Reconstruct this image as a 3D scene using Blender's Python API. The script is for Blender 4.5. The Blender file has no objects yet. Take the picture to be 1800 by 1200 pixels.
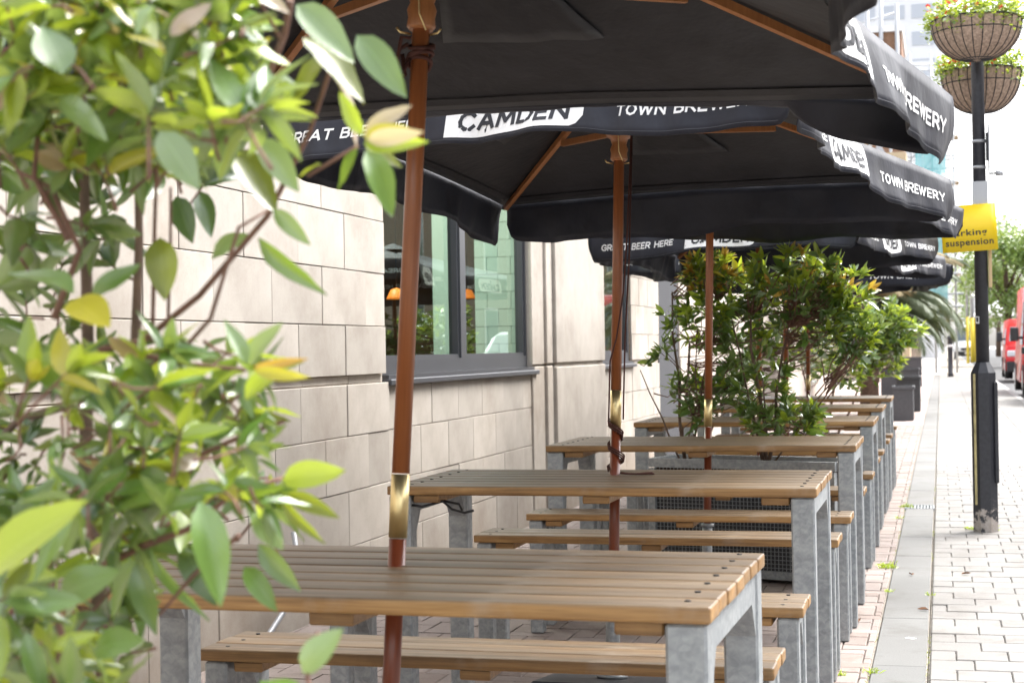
import bpy, bmesh, math, random
from mathutils import Vector, Matrix, Euler, noise
R = math.radians
rnd = random.Random(11)
C = bpy.context.scene.collection
scene = bpy.context.scene

# ------------------------------------------------------------------ camera
CAM_H = 1.1621
FPX, YAW, PITCH, ROLL = 2863.3, 0.25747, 0.0055, 0.0171
cy_, sy_ = math.cos(YAW), math.sin(YAW)
fwd_h = Vector((-sy_, cy_, 0)); right_h = Vector((cy_, sy_, 0)); up_h = Vector((0, 0, 1))
fwd = fwd_h*math.cos(PITCH) + up_h*math.sin(PITCH)
upv = up_h*math.cos(PITCH) - fwd_h*math.sin(PITCH)
cr_, sr_ = math.cos(ROLL), math.sin(ROLL)
right_c = right_h*cr_ - upv*sr_
up_c = right_h*sr_ + upv*cr_
cam = bpy.data.cameras.new('camera'); co = bpy.data.objects.new('camera', cam); C.objects.link(co)
M = Matrix((right_c, up_c, -fwd)).transposed().to_4x4(); M.translation = (0, 0, CAM_H)
co.matrix_world = M
cam.sensor_fit = 'HORIZONTAL'; cam.sensor_width = 36; cam.lens = FPX/1800*36
cam.clip_end = 2000; cam.clip_start = .05
cam.dof.use_dof = True; cam.dof.focus_distance = 5.0; cam.dof.aperture_fstop = 7.8
scene.camera = co

def at(px, py, Y=None, z=None, X=None):
    """world point on the photograph's sight line (px, py of 1800x1200) at a given Y, z or X"""
    a0 = px-900; b0 = py-600
    v = right_c*a0 - up_c*b0 + fwd*FPX
    t = Y/v.y if Y is not None else ((z-CAM_H)/v.z if z is not None else X/v.x)
    return Vector((0, 0, CAM_H)) + v*t

# ------------------------------------------------------------------ sky, sun, exposure
world = bpy.data.worlds.new('World'); scene.world = world; world.use_nodes = True
nt = world.node_tree; nt.nodes.clear()
sky = nt.nodes.new('ShaderNodeTexSky'); sky.sky_type = 'NISHITA'; sky.sun_disc = False
SUN_EL, SUN_AZ = 54, 42          # azimuth measured from +Y towards +X
sky.sun_elevation = R(SUN_EL); sky.sun_rotation = R(SUN_AZ)
sky.air_density = 1.0; sky.dust_density = 4.0; sky.ozone_density = 1.0
hs = nt.nodes.new('ShaderNodeHueSaturation'); hs.inputs['Saturation'].default_value = .22
bg = nt.nodes.new('ShaderNodeBackground'); bg.inputs['Strength'].default_value = .15
wo = nt.nodes.new('ShaderNodeOutputWorld')
nt.links.new(sky.outputs[0], hs.inputs['Color']); nt.links.new(hs.outputs[0], bg.inputs[0]); nt.links.new(bg.outputs[0], wo.inputs[0])
sl = bpy.data.lights.new('sun', 'SUN'); sl.energy = .8; sl.angle = R(26); sl.color = (1, .95, .88)
so = bpy.data.objects.new('sun', sl); C.objects.link(so)
sd = Vector((math.sin(R(SUN_AZ))*math.cos(R(SUN_EL)), math.cos(R(SUN_AZ))*math.cos(R(SUN_EL)), math.sin(R(SUN_EL))))
so.rotation_euler = sd.to_track_quat('Z', 'Y').to_euler()
scene.view_settings.view_transform = 'Standard'; scene.view_settings.look = 'None'
scene.view_settings.exposure = 2.24; scene.view_settings.gamma = 1
scene.view_settings.use_curve_mapping = False
scene.cycles.use_denoising = True
scene.cycles.max_bounces = 7; scene.cycles.transparent_max_bounces = 12
scene.cycles.sample_clamp_indirect = 6

# ------------------------------------------------------------------ materials
def new_mat(name):
    m = bpy.data.materials.new(name); m.use_nodes = True
    n = m.node_tree; b = n.nodes['Principled BSDF']
    return m, n, b
def N(n, t, **k):
    x = n.nodes.new(t)
    for a, v in k.items(): setattr(x, a, v)
    return x
def ramp(n, src, stops):
    r = N(n, 'ShaderNodeValToRGB'); e = r.color_ramp.elements
    while len(e) < len(stops): e.new(.5)
    for i, (p, c) in enumerate(stops):
        e[i].position = p; e[i].color = (c[0], c[1], c[2], 1)
    n.links.new(src, r.inputs[0]); return r
def mix(n, fac, a, b, mode='MIX'):
    x = N(n, 'ShaderNodeMix', data_type='RGBA', blend_type=mode)
    for s, v in ((x.inputs[0], fac), (x.inputs[6], a), (x.inputs[7], b)):
        if hasattr(v, 'links'): n.links.new(v, s)
        elif isinstance(v, (int, float)): s.default_value = v
        else: s.default_value = (v[0], v[1], v[2], 1)
    return x.outputs[2]
def noise_tex(n, scale, detail=4, coord='Object', vscale=(1, 1, 1), rough=.6):
    tc = N(n, 'ShaderNodeTexCoord'); mp = N(n, 'ShaderNodeMapping'); mp.inputs['Scale'].default_value = vscale
    t = N(n, 'ShaderNodeTexNoise'); t.inputs['Scale'].default_value = scale; t.inputs['Detail'].default_value = detail
    t.inputs['Roughness'].default_value = rough
    n.links.new(tc.outputs[coord], mp.inputs[0]); n.links.new(mp.outputs[0], t.inputs[0])
    return t, mp
def bump(n, b, src, strength=.2, dist=.01):
    x = N(n, 'ShaderNodeBump'); x.inputs['Strength'].default_value = strength; x.inputs['Distance'].default_value = dist
    n.links.new(src, x.inputs['Height']); n.links.new(x.outputs[0], b.inputs['Normal']); return x
def plain(name, col, rough=.6, metal=0, var=.0, scale=20, bumpd=0):
    m, n, b = new_mat(name)
    b.inputs['Roughness'].default_value = rough; b.inputs['Metallic'].default_value = metal
    if var or bumpd:
        t, _ = noise_tex(n, scale)
        c = ramp(n, t.outputs[0], [(.3, [x*(1-var) for x in col]), (.7, [min(1, x*(1+var)) for x in col])])
        n.links.new(c.outputs[0], b.inputs['Base Color'])
        if bumpd: bump(n, b, t.outputs[0], .3, bumpd)
    else: b.inputs['Base Color'].default_value = (*col, 1)
    return m

def mat_wood_weathered():
    m, n, b = new_mat('weathered_wood')
    t, mp = noise_tex(n, 9, 6, vscale=(.35, 7, 7)); oi = N(n, 'ShaderNodeObjectInfo')
    # offset grain for every piece
    va = N(n, 'ShaderNodeVectorMath', operation='ADD'); cx = N(n, 'ShaderNodeCombineXYZ')
    mm = N(n, 'ShaderNodeMath', operation='MULTIPLY'); mm.inputs[1].default_value = 37
    n.links.new(oi.outputs['Random'], mm.inputs[0])
    for i in range(3): n.links.new(mm.outputs[0], cx.inputs[i])
    n.links.new(mp.outputs[0], va.inputs[0]); n.links.new(cx.outputs[0], va.inputs[1]); n.links.new(va.outputs[0], t.inputs[0])
    orange = ramp(n, t.outputs[0], [(.3, (.20, .105, .036)), (.55, (.36, .20, .070)), (.8, (.47, .30, .125))])
    grey = ramp(n, t.outputs[0], [(.25, (.085, .061, .040)), (.5, (.158, .118, .078)), (.8, (.27, .212, .15))])
    t2, mp2 = noise_tex(n, 2.1, 3, vscale=(.7, 2.2, 2))
    geo = N(n, 'ShaderNodeNewGeometry'); sp = N(n, 'ShaderNodeSeparateXYZ'); n.links.new(geo.outputs['Normal'], sp.inputs[0])
    r2 = ramp(n, t2.outputs[0], [(.30, (.5, .5, .5)), (.52, (1, 1, 1))])
    up = N(n, 'ShaderNodeMath', operation='MULTIPLY'); cl = N(n, 'ShaderNodeMath', operation='MAXIMUM'); cl.inputs[1].default_value = .04
    n.links.new(sp.outputs['Z'], cl.inputs[0]); n.links.new(cl.outputs[0], up.inputs[0]); n.links.new(r2.outputs[0], up.inputs[1])
    c = mix(n, up.outputs[0], orange.outputs[0], grey.outputs[0])
    hv = N(n, 'ShaderNodeHueSaturation'); mr = N(n, 'ShaderNodeMapRange'); mr.inputs[3].default_value = .82; mr.inputs[4].default_value = 1.18
    n.links.new(oi.outputs['Random'], mr.inputs[0]); n.links.new(mr.outputs[0], hv.inputs['Value']); n.links.new(c, hv.inputs['Color'])
    t3, _ = noise_tex(n, 5, 5, vscale=(1, 1.3, 1)); st = ramp(n, t3.outputs[0], [(.60, (0, 0, 0)), (.74, (1, 1, 1))])
    ml = N(n, 'ShaderNodeMath', operation='MULTIPLY'); ml.inputs[1].default_value = .28; n.links.new(st.outputs[0], ml.inputs[0])
    c2 = mix(n, ml.outputs[0], hv.outputs[0], (.48, .43, .36))
    n.links.new(c2, b.inputs['Base Color'])
    t4, _ = noise_tex(n, 3.3, 6, vscale=(.9, 2.5, 1), rough=.7); dk = ramp(n, t4.outputs[0], [(.36, (.66, .62, .58)), (.50, (1, 1, 1))]); g4, _ = noise_tex(n, 60, 3, vscale=(.12, 3, 3)); gk = ramp(n, g4.outputs[0], [(.35, (.74, .72, .70)), (.6, (1, 1, 1))])
    c2 = mix(n, .7, mix(n, .6, c2, dk.outputs[0], 'MULTIPLY'), gk.outputs[0], 'MULTIPLY'); n.links.new(c2, b.inputs['Base Color'])
    rr = N(n, 'ShaderNodeMapRange'); rr.inputs[3].default_value = .34; rr.inputs[4].default_value = .58
    n.links.new(t2.outputs[0], rr.inputs[0]); n.links.new(rr.outputs[0], b.inputs['Roughness'])
    bump(n, b, t.outputs[0], .28, .002)
    return m
def mat_varnished(name, c1, c2, rough=.3):
    m, n, b = new_mat(name); t, _ = noise_tex(n, 14, 5, vscale=(6, 6, .25))
    c = ramp(n, t.outputs[0], [(.3, c1), (.75, c2)]); n.links.new(c.outputs[0], b.inputs['Base Color'])
    b.inputs['Roughness'].default_value = rough; b.inputs['Coat Weight'].default_value = .15; b.inputs['Coat Roughness'].default_value = .3; bump(n, b, t.outputs[0], .1, .001)
    return m
def mat_galv():
    m, n, b = new_mat('galvanised_steel')
    tc = N(n, 'ShaderNodeTexCoord'); v = N(n, 'ShaderNodeTexVoronoi'); v.inputs['Scale'].default_value = 75; v.feature = 'F1'
    nz = N(n, 'ShaderNodeTexNoise'); nz.inputs['Scale'].default_value = 48; nz.inputs['Detail'].default_value = 6
    nz.inputs['Distortion'].default_value = .6
    n.links.new(tc.outputs['Object'], v.inputs[0]); n.links.new(tc.outputs['Object'], nz.inputs[0])
    c = ramp(n, v.outputs['Distance'], [(0, (.26, .28, .29)), (.6, (.35, .37, .38))])
    c2 = ramp(n, nz.outputs[0], [(.38, (.24, .26, .275)), (.66, (.42, .44, .45))])
    vc = N(n, 'ShaderNodeSeparateColor'); n.links.new(v.outputs['Color'], vc.inputs[0]); fl = ramp(n, vc.outputs[0], [(0, (.27, .29, .30)), (1, (.40, .42, .43))])
    big, _ = noise_tex(n, 4, 5); dr = ramp(n, big.outputs[0], [(.3, (.74, .76, .78)), (.6, (1, 1, 1))])
    n.links.new(mix(n, .7, mix(n, .55, fl.outputs[0], c2.outputs[0]), dr.outputs[0], 'MULTIPLY'), b.inputs['Base Color'])
    b.inputs['Metallic'].default_value = .35; b.inputs['Roughness'].default_value = .52
    bump(n, b, nz.outputs[0], .12, .003)
    return m
def mat_stone():
    m, n, b = new_mat('pale_sandstone'); oi = N(n, 'ShaderNodeObjectInfo')
    t, _ = noise_tex(n, 3.2, 6); t2, _ = noise_tex(n, 120, 3); t3, _ = noise_tex(n, 5, 4, vscale=(3, 3, .5)); geo = N(n, 'ShaderNodeNewGeometry'); gs = N(n, 'ShaderNodeTexNoise'); gs.inputs['Scale'].default_value = .9; gs.inputs['Detail'].default_value = 7; gs.inputs['Roughness'].default_value = .65; n.links.new(geo.outputs['Position'], gs.inputs[0]); sz = N(n, 'ShaderNodeSeparateXYZ'); n.links.new(geo.outputs['Position'], sz.inputs[0]); gz = N(n, 'ShaderNodeMapRange'); gz.inputs[1].default_value = .0; gz.inputs[2].default_value = .45; gz.inputs[3].default_value = -.16; gz.inputs[4].default_value = .04; n.links.new(sz.outputs[2], gz.inputs[0]); ga = N(n, 'ShaderNodeMath', operation='ADD'); n.links.new(gs.outputs[0], ga.inputs[0]); n.links.new(gz.outputs[0], ga.inputs[1]); gr_ = ramp(n, ga.outputs[0], [(.30, (.62, .56, .50)), (.50, (1, 1, 1))])
    c = ramp(n, t.outputs[0], [(.25, (.345, .308, .265)), (.5, (.44, .40, .353)), (.75, (.505, .466, .418))])
    streak = ramp(n, t3.outputs[0], [(.35, (.78, .76, .74)), (.6, (1, 1, 1))])
    c1 = mix(n, .16, c.outputs[0], streak.outputs[0], 'MULTIPLY')
    sp = ramp(n, t2.outputs[0], [(.3, (.86, .86, .86)), (.5, (1, 1, 1))])
    c2 = mix(n, .75, mix(n, .6, c1, sp.outputs[0], 'MULTIPLY'), gr_.outputs[0], 'MULTIPLY')
    hv = N(n, 'ShaderNodeHueSaturation'); mr = N(n, 'ShaderNodeMapRange'); mr.inputs[3].default_value = .88; mr.inputs[4].default_value = 1.1
    n.links.new(oi.outputs['Random'], mr.inputs[0]); n.links.new(mr.outputs[0], hv.inputs['Value']); n.links.new(c2, hv.inputs['Color'])
    n.links.new(hv.outputs[0], b.inputs['Base Color']); b.inputs['Roughness'].default_value = .85
    bump(n, b, t2.outputs[0], .25, .002)
    return m
def mat_paver(name, cols, streak=.0):
    m, n, b = new_mat(name); oi = N(n, 'ShaderNodeObjectInfo')
    tc = N(n, 'ShaderNodeTexCoord'); t2, _ = noise_tex(n, 160, 3, 'Generated')
    geo = N(n, 'ShaderNodeNewGeometry'); nz = N(n, 'ShaderNodeTexNoise'); nz.inputs['Scale'].default_value = 1.1; nz.inputs['Detail'].default_value = 6
    n.links.new(geo.outputs['Position'], nz.inputs[0])
    nf = N(n, 'ShaderNodeTexNoise'); nf.inputs['Scale'].default_value = 170; nf.inputs['Detail'].default_value = 2
    n.links.new(geo.outputs['Position'], nf.inputs[0])
    c = ramp(n, oi.outputs['Random'], [(i/(len(cols)-1), k) for i, k in enumerate(cols)])
    d = ramp(n, nz.outputs[0], [(.3, (.72, .71, .70)), (.6, (1, 1, 1))]); f = ramp(n, nf.outputs[0], [(.3, (.78, .78, .78)), (.65, (1.0, 1.0, 1.0))])
    c1 = mix(n, .8, c.outputs[0], d.outputs[0], 'MULTIPLY'); c2 = mix(n, .8, c1, f.outputs[0], 'MULTIPLY')
    vo = N(n, 'ShaderNodeTexVoronoi'); vo.inputs['Scale'].default_value = 3.6; n.links.new(geo.outputs['Position'], vo.inputs[0])
    gs_ = ramp(n, vo.outputs['Distance'], [(.035, (.62, .60, .58)), (.055, (1, 1, 1))]); n2 = N(n, 'ShaderNodeTexNoise'); n2.inputs['Scale'].default_value = 3.5; n2.inputs['Detail'].default_value = 8; n2.inputs['Roughness'].default_value = .7
    n.links.new(geo.outputs['Position'], n2.inputs[0]); gm = ramp(n, n2.outputs[0], [(.36, (.76, .73, .70)), (.5, (1, 1, 1))])
    c2 = mix(n, .8, mix(n, .9, c2, gs_.outputs[0], 'MULTIPLY'), gm.outputs[0], 'MULTIPLY')
    n.links.new(c2, b.inputs['Base Color']); b.inputs['Roughness'].default_value = .82
    bump(n, b, nf.outputs[0], .3, .002)
    return m
def mat_cloth(name, col, amp=.35):
    m, n, b = new_mat(name)
    t, _ = noise_tex(n, 7, 4); c = ramp(n, t.outputs[0], [(.3, [x*(1-amp) for x in col]), (.7, [x*(1+amp) for x in col])])
    n.links.new(c.outputs[0], b.inputs['Base Color']); b.inputs['Roughness'].default_value = .55; b.inputs['Specular IOR Level'].default_value = .35
    b.inputs['Sheen Weight'].default_value = .04; b.inputs['Sheen Roughness'].default_value = .4
    w, _ = noise_tex(n, 13, 3, vscale=(1, 1, .6)); bump(n, b, w.outputs[0], .5, .008)
    return m
def mat_leaf(name, top, top2, under, trans=.3, gloss=.3):
    m, n, b = new_mat(name); oi = N(n, 'ShaderNodeObjectInfo')
    geo = N(n, 'ShaderNodeNewGeometry'); nz = N(n, 'ShaderNodeTexNoise'); nz.inputs['Scale'].default_value = 9
    n.links.new(geo.outputs['Position'], nz.inputs[0])
    ad = N(n, 'ShaderNodeMath', operation='ADD'); n.links.new(nz.outputs[0], ad.inputs[0]); n.links.new(oi.outputs['Random'], ad.inputs[1])
    ml = N(n, 'ShaderNodeMath', operation='MULTIPLY'); ml.inputs[1].default_value = .6; n.links.new(ad.outputs[0], ml.inputs[0])
    c = ramp(n, ml.outputs[0], [(.2, top), (.75, top2)])
    c2 = mix(n, geo.outputs['Backfacing'], c.outputs[0], under)
    # pale midrib and side veins from the leaf's own coordinates
    uv = N(n, 'ShaderNodeTexCoord'); sp = N(n, 'ShaderNodeSeparateXYZ'); n.links.new(uv.outputs['UV'], sp.inputs[0])
    a = N(n, 'ShaderNodeMath', operation='ABSOLUTE'); n.links.new(sp.outputs[0], a.inputs[0])
    rb = ramp(n, a.outputs[0], [(.0, (1, 1, 1)), (.07, (0, 0, 0))])
    ms = N(n, 'ShaderNodeMath', operation='MULTIPLY'); ms.inputs[1].default_value = .5; n.links.new(rb.outputs[0], ms.inputs[0])
    c3 = mix(n, ms.outputs[0], c2, [min(1, x*1.3+.08) for x in top2])
    vm = N(n, 'ShaderNodeMath', operation='MULTIPLY_ADD'); vm.inputs[1].default_value = -.22; n.links.new(a.outputs[0], vm.inputs[0]); n.links.new(sp.outputs[1], vm.inputs[2])
    vs_ = N(n, 'ShaderNodeMath', operation='MULTIPLY'); vs_.inputs[1].default_value = 75; n.links.new(vm.outputs[0], vs_.inputs[0])
    vn = N(n, 'ShaderNodeMath', operation='SINE'); n.links.new(vs_.outputs[0], vn.inputs[0]); vr = ramp(n, vn.outputs[0], [(.75, (0, 0, 0)), (1, (1, 1, 1))])
    vf = N(n, 'ShaderNodeMath', operation='MULTIPLY'); vf.inputs[1].default_value = .22; n.links.new(vr.outputs[0], vf.inputs[0])
    c3 = mix(n, vf.outputs[0], c3, [min(1, x*1.2+.06) for x in top2])
    bump(n, b, vn.outputs[0], .12, .001)
    sb, _ = noise_tex(n, 26, 3); bl = ramp(n, sb.outputs[0], [(.66, (0, 0, 0)), (.72, (1, 1, 1))]); bf = N(n, 'ShaderNodeMath', operation='MULTIPLY'); bf.inputs[1].default_value = .35; n.links.new(bl.outputs[0], bf.inputs[0])
    c3 = mix(n, bf.outputs[0], c3, (.22, .14, .05))
    n.links.new(c3, b.inputs['Base Color']); b.inputs['Roughness'].default_value = gloss
    b.inputs['Specular IOR Level'].default_value = .8; b.inputs['Coat Weight'].default_value = 1.0; b.inputs['Coat Roughness'].default_value = .24; b.inputs['Coat IOR'].default_value = 1.6
    tr = N(n, 'ShaderNodeBsdfTranslucent'); n.links.new(mix(n, .35, c2, (.50, .55, .03)), tr.inputs[0])
    mx = N(n, 'ShaderNodeMixShader'); mx.inputs[0].default_value = trans
    out = n.nodes['Material Output']; n.links.new(b.outputs[0], mx.inputs[1]); n.links.new(tr.outputs[0], mx.inputs[2]); n.links.new(mx.outputs[0], out.inputs[0])
    return m
def mat_glass():
    m, n, b = new_mat('window_glass'); out = n.nodes['Material Output']
    g = N(n, 'ShaderNodeBsdfGlossy'); g.inputs['Roughness'].default_value = .0; g.inputs[0].default_value = (.95, 1, .98, 1)
    t = N(n, 'ShaderNodeBsdfTransparent'); t.inputs[0].default_value = (.86, .93, .90, 1)
    f = N(n, 'ShaderNodeFresnel'); f.inputs['IOR'].default_value = 1.45
    ma = N(n, 'ShaderNodeMath', operation='MULTIPLY_ADD'); ma.inputs[1].default_value = .30; ma.inputs[2].default_value = .03
    n.links.new(f.outputs[0], ma.inputs[0])
    x = N(n, 'ShaderNodeMixShader'); n.links.new(ma.outputs[0], x.inputs[0]); n.links.new(t.outputs[0], x.inputs[1]); n.links.new(g.outputs[0], x.inputs[2]); n.links.new(x.outputs[0], out.inputs[0])
    return m
def mat_emit(name, col, s):
    m, n, b = new_mat(name); b.inputs['Emission Color'].default_value = (*col, 1); b.inputs['Emission Strength'].default_value = s
    b.inputs['Base Color'].default_value = (*col, 1); return m
def mat_chipped():
    m, n, b = new_mat('chipped_black_paint')
    tc = N(n, 'ShaderNodeTexCoord'); sp = N(n, 'ShaderNodeSeparateXYZ'); n.links.new(tc.outputs['Object'], sp.inputs[0])
    t, _ = noise_tex(n, 16, 8, rough=.75)
    mr = N(n, 'ShaderNodeMapRange'); mr.inputs[1].default_value = .05; mr.inputs[2].default_value = .34; mr.inputs[3].default_value = .17; mr.inputs[4].default_value = -.22
    n.links.new(sp.outputs[2], mr.inputs[0])
    ad = N(n, 'ShaderNodeMath', operation='ADD'); n.links.new(t.outputs[0], ad.inputs[0]); n.links.new(mr.outputs[0], ad.inputs[1])
    k = ramp(n, ad.outputs[0], [(.60, (0, 0, 0)), (.63, (1, 1, 1))])
    t2, _ = noise_tex(n, 45, 3)
    pc = ramp(n, t2.outputs[0], [(.3, (.02, .021, .027)), (.7, (.033, .034, .042))])
    cc = ramp(n, t2.outputs[0], [(.3, (.30, .26, .23)), (.7, (.42, .38, .35))])
    n.links.new(mix(n, k.outputs[0], pc.outputs[0], cc.outputs[0]), b.inputs['Base Color']); b.inputs['Roughness'].default_value = .42
    bump(n, b, k.outputs[0], .3, .002)
    return m

WOOD = mat_wood_weathered(); GALV = mat_galv(); STONE = mat_stone()
POLE = mat_varnished('varnished_pole', (.23, .070, .022), (.36, .125, .042)); POLE_DARK = mat_varnished('dark_varnish', (.14, .030, .012), (.22, .055, .02))
RIBW = mat_varnished('rib_wood', (.30, .115, .038), (.42, .175, .06), .45)
BRASS = plain('brass', (.82, .66, .34), .38, 1, var=.08, scale=9); CLOTH = mat_cloth('black_canvas', (.0185, .0182, .0215)); CLOTH_V = mat_cloth('navy_black_valance', (.018, .0195, .029), .3)
HEM = plain('hem_thread', (.07, .072, .085), .8); PRINT = plain('white_print', (.82, .82, .82), .6); PRINTB = plain('black_print', (.02, .022, .03), .6)
CORD = plain('brown_cord', (.07, .022, .015), .8); ROPE2 = plain('thin_dark_cord', (.05, .02, .02), .8)
FRAME = plain('dark_grey_frame', (.060, .063, .072), .38, var=.08, scale=3); GLASS = mat_glass()
DARKM = plain('dark_metal', (.03, .031, .036), .45, var=.1); CHIP = mat_chipped()
MORTAR = plain('mortar', (.38, .29, .20), .95, var=.35, scale=30, bumpd=.004)
MINT = plain('mint_tile', (.50, .68, .62), .22, var=.04, scale=2); MINTG = plain('tile_grout', (.25, .33, .30), .8)
BRICKC = mat_paver('pinkish_clay_paver', [(.27, .215, .19), (.32, .265, .24), (.29, .245, .225), (.35, .295, .27), (.24, .19, .168)])
PAVC = mat_paver('pale_paver', [(.228, .22, .209), (.252, .243, .232), (.236, .228, .216), (.268, .259, .247)])
CHANC = mat_paver('grey_channel_stone', [(.165, .167, .163), (.19, .19, .184), (.177, .177, .171)])
JOINT = plain('sandy_joint', (.32, .29, .25), .95, var=.4, scale=60); MOSS = plain('moss_joint', (.10, .13, .03), .95, var=.5, scale=40)
ASPH = plain('asphalt', (.085, .085, .088), .9, var=.3, scale=80, bumpd=.004); KERB = plain('kerb_stone', (.34, .33, .32), .85, var=.15, scale=12)
LG = [mat_leaf('leaf_green', (.055, .14, .018), (.13, .26, .04), (.11, .20, .05)),
      mat_leaf('leaf_deep_green', (.035, .095, .02), (.08, .17, .04), (.10, .18, .05), .28),
      mat_leaf('leaf_lime', (.20, .34, .025), (.40, .52, .06), (.34, .44, .04), .48, .35),
      mat_leaf('leaf_yellow', (.42, .38, .015), (.55, .48, .03), (.45, .42, .02), .4, .4),
      mat_leaf('leaf_orange_tip', (.50, .20, .03), (.60, .34, .05), (.50, .26, .05), .4, .4),
      mat_leaf('leaf_pale', (.12, .23, .07), (.24, .36, .13), (.19, .29, .09), .3, .28),
      mat_leaf('leaf_olive', (.11, .15, .008), (.19, .24, .015), (.17, .21, .012), .5, .4),
      mat_leaf('leaf_blush', (.38, .25, .17), (.50, .38, .28), (.38, .25, .16), .35, .35)]
G_, D_, L_, Y_, O_, P_, V_, B_ = range(8)
TWIG = plain('red_brown_twig', (.16, .08, .055), .7, var=.3, scale=30); STEM = plain('brown_stem', (.13, .085, .06), .85, var=.35, scale=25, bumpd=.002)
GREY_PLANTER = plain('charcoal_planter', (.055, .057, .064), .5, var=.15); SOIL = plain('bark_soil', (.045, .025, .018), .95, var=.6, scale=90, bumpd=.01)
COIR = plain('coir_liner', (.40, .29, .22), .95, var=.4, scale=60, bumpd=.006); WIRE = plain('basket_wire', (.03, .03, .035), .5)
YEL = plain('yellow_sign', (.85, .60, .008), .45); SIGNGREY = plain('sign_back_grey', (.42, .43, .45), .45, .3)
YTUBE = plain('yellow_sleeve', (.75, .62, .06), .55); RED = plain('red_paint', (.55, .015, .02), .25); SILV = plain('silver_paint', (.5, .52, .53), .3, .3)
BLK = plain('black_plastic', (.018, .018, .02), .5); RUB = plain('tyre_rubber', (.02, .02, .02), .8); WHT = plain('white_paint', (.75, .75, .75), .35)
SCREEN = plain('car_glass', (.10, .13, .15), .05); LAMPG = plain('clear_lens', (.6, .62, .65), .1)
DECAL = plain('weathered_timber_strip', (.40, .34, .16), .7, var=.3)

# ------------------------------------------------------------------ helpers
def link(o, parent=None):
    C.objects.link(o)
    if parent is not None: o.parent = parent
    return o
def obj(name, me, mat=None, parent=None, loc=None, rot=None):
    if isinstance(me, bmesh.types.BMesh):
        bm = me; me = bpy.data.meshes.new(name); bm.to_mesh(me); bm.free()
    if mat is not None and not me.materials: me.materials.append(mat)
    o = bpy.data.objects.new(name, me); link(o, parent)
    if loc is not None: o.location = loc
    if rot is not None: o.rotation_euler = rot
    return o
def inst(name, me, parent, loc, rot=(0, 0, 0), scale=None):
    o = bpy.data.objects.new(name, me); link(o, parent); o.location = loc; o.rotation_euler = rot
    if scale is not None: o.scale = scale
    return o
def thing(name, label, cat, loc=(0, 0, 0), rot=(0, 0, 0), group=None):
    o = bpy.data.objects.new(name, None); link(o); o.location = loc; o.rotation_euler = rot; o.empty_display_size = .1
    o['label'] = label; o['category'] = cat
    if group: o['group'] = group
    return o
def tag(o, label=None, cat=None, group=None, kind=None):
    if label: o['label'] = label
    if cat: o['category'] = cat
    if group: o['group'] = group
    if kind: o['kind'] = kind
    return o
def box(bm, x0, x1, y0, y1, z0, z1, rot=None, piv=None):
    vs = [bm.verts.new((x, y, z)) for z in (z0, z1) for y in (y0, y1) for x in (x0, x1)]
    for f in ((0, 2, 3, 1), (4, 5, 7, 6), (0, 1, 5, 4), (2, 6, 7, 3), (0, 4, 6, 2), (1, 3, 7, 5)):
        bm.faces.new([vs[i] for i in f])
    if rot is not None:
        bmesh.ops.rotate(bm, verts=vs, cent=piv or Vector(((x0+x1)/2, (y0+y1)/2, (z0+z1)/2)), matrix=rot)
    return vs
def boxm(*a): bm = bmesh.new(); box(bm, *a); return bm
def bevelled(x0, x1, y0, y1, z0, z1, w, seg=1):
    bm = boxm(x0, x1, y0, y1, z0, z1)
    bmesh.ops.bevel(bm, geom=bm.edges[:], offset=w, segments=seg, affect='EDGES', profile=.6)
    return bm
def tube(bm, pts, rad, seg=8, cap=True):
    """swept tube through pts; rad a number or list"""
    pts = [Vector(p) for p in pts]; n = len(pts)
    if isinstance(rad, (int, float)): rad = [rad]*n
    rings = []; prev = None
    for i, p in enumerate(pts):
        d = (pts[min(i+1, n-1)]-pts[max(i-1, 0)]).normalized()
        a = prev if prev is not None else (Vector((0, 0, 1)) if abs(d.z) < .9 else Vector((1, 0, 0)))
        u = (a - d*a.dot(d)).normalized(); v = d.cross(u); prev = u
        rings.append([bm.verts.new(p + (u*math.cos(2*math.pi*k/seg) + v*math.sin(2*math.pi*k/seg))*rad[i]) for k in range(seg)])
    for a, b in zip(rings, rings[1:]):
        for k in range(seg): bm.faces.new((a[k], a[(k+1) % seg], b[(k+1) % seg], b[k])).smooth = True
    if cap: bm.faces.new(rings[0][::-1]); bm.faces.new(rings[-1])
def lathe(bm, prof, seg=24, c=(0, 0), smooth=True):
    rings = [[bm.verts.new((c[0]+r*math.cos(2*math.pi*k/seg), c[1]+r*math.sin(2*math.pi*k/seg), z)) for k in range(seg)] for r, z in prof]
    for a, b in zip(rings, rings[1:]):
        for k in range(seg): bm.faces.new((a[k], a[(k+1) % seg], b[(k+1) % seg], b[k])).smooth = smooth
    bm.faces.new(rings[0][::-1]); bm.faces.new(rings[-1])
def smooth_mesh(me):
    for p in me.polygons: p.use_smooth = True
def strip_prism(bm, outline, x0, x1, axis='X'):
    """extrude a closed 2D outline [(a,b)] (Y,Z) along X, or (X,Z) along Y"""
    def mk(a, b, t): return (t, a, b) if axis == 'X' else (a, t, b)
    A = [bm.verts.new(mk(a, b, x0)) for a, b in outline]; B = [bm.verts.new(mk(a, b, x1)) for a, b in outline]
    n = len(A)
    for i in range(n): bm.faces.new((A[i], A[(i+1) % n], B[(i+1) % n], B[i]))
    bm.faces.new(A[::-1]); bm.faces.new(B)
    bmesh.ops.recalc_face_normals(bm, faces=bm.faces[:])

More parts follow.
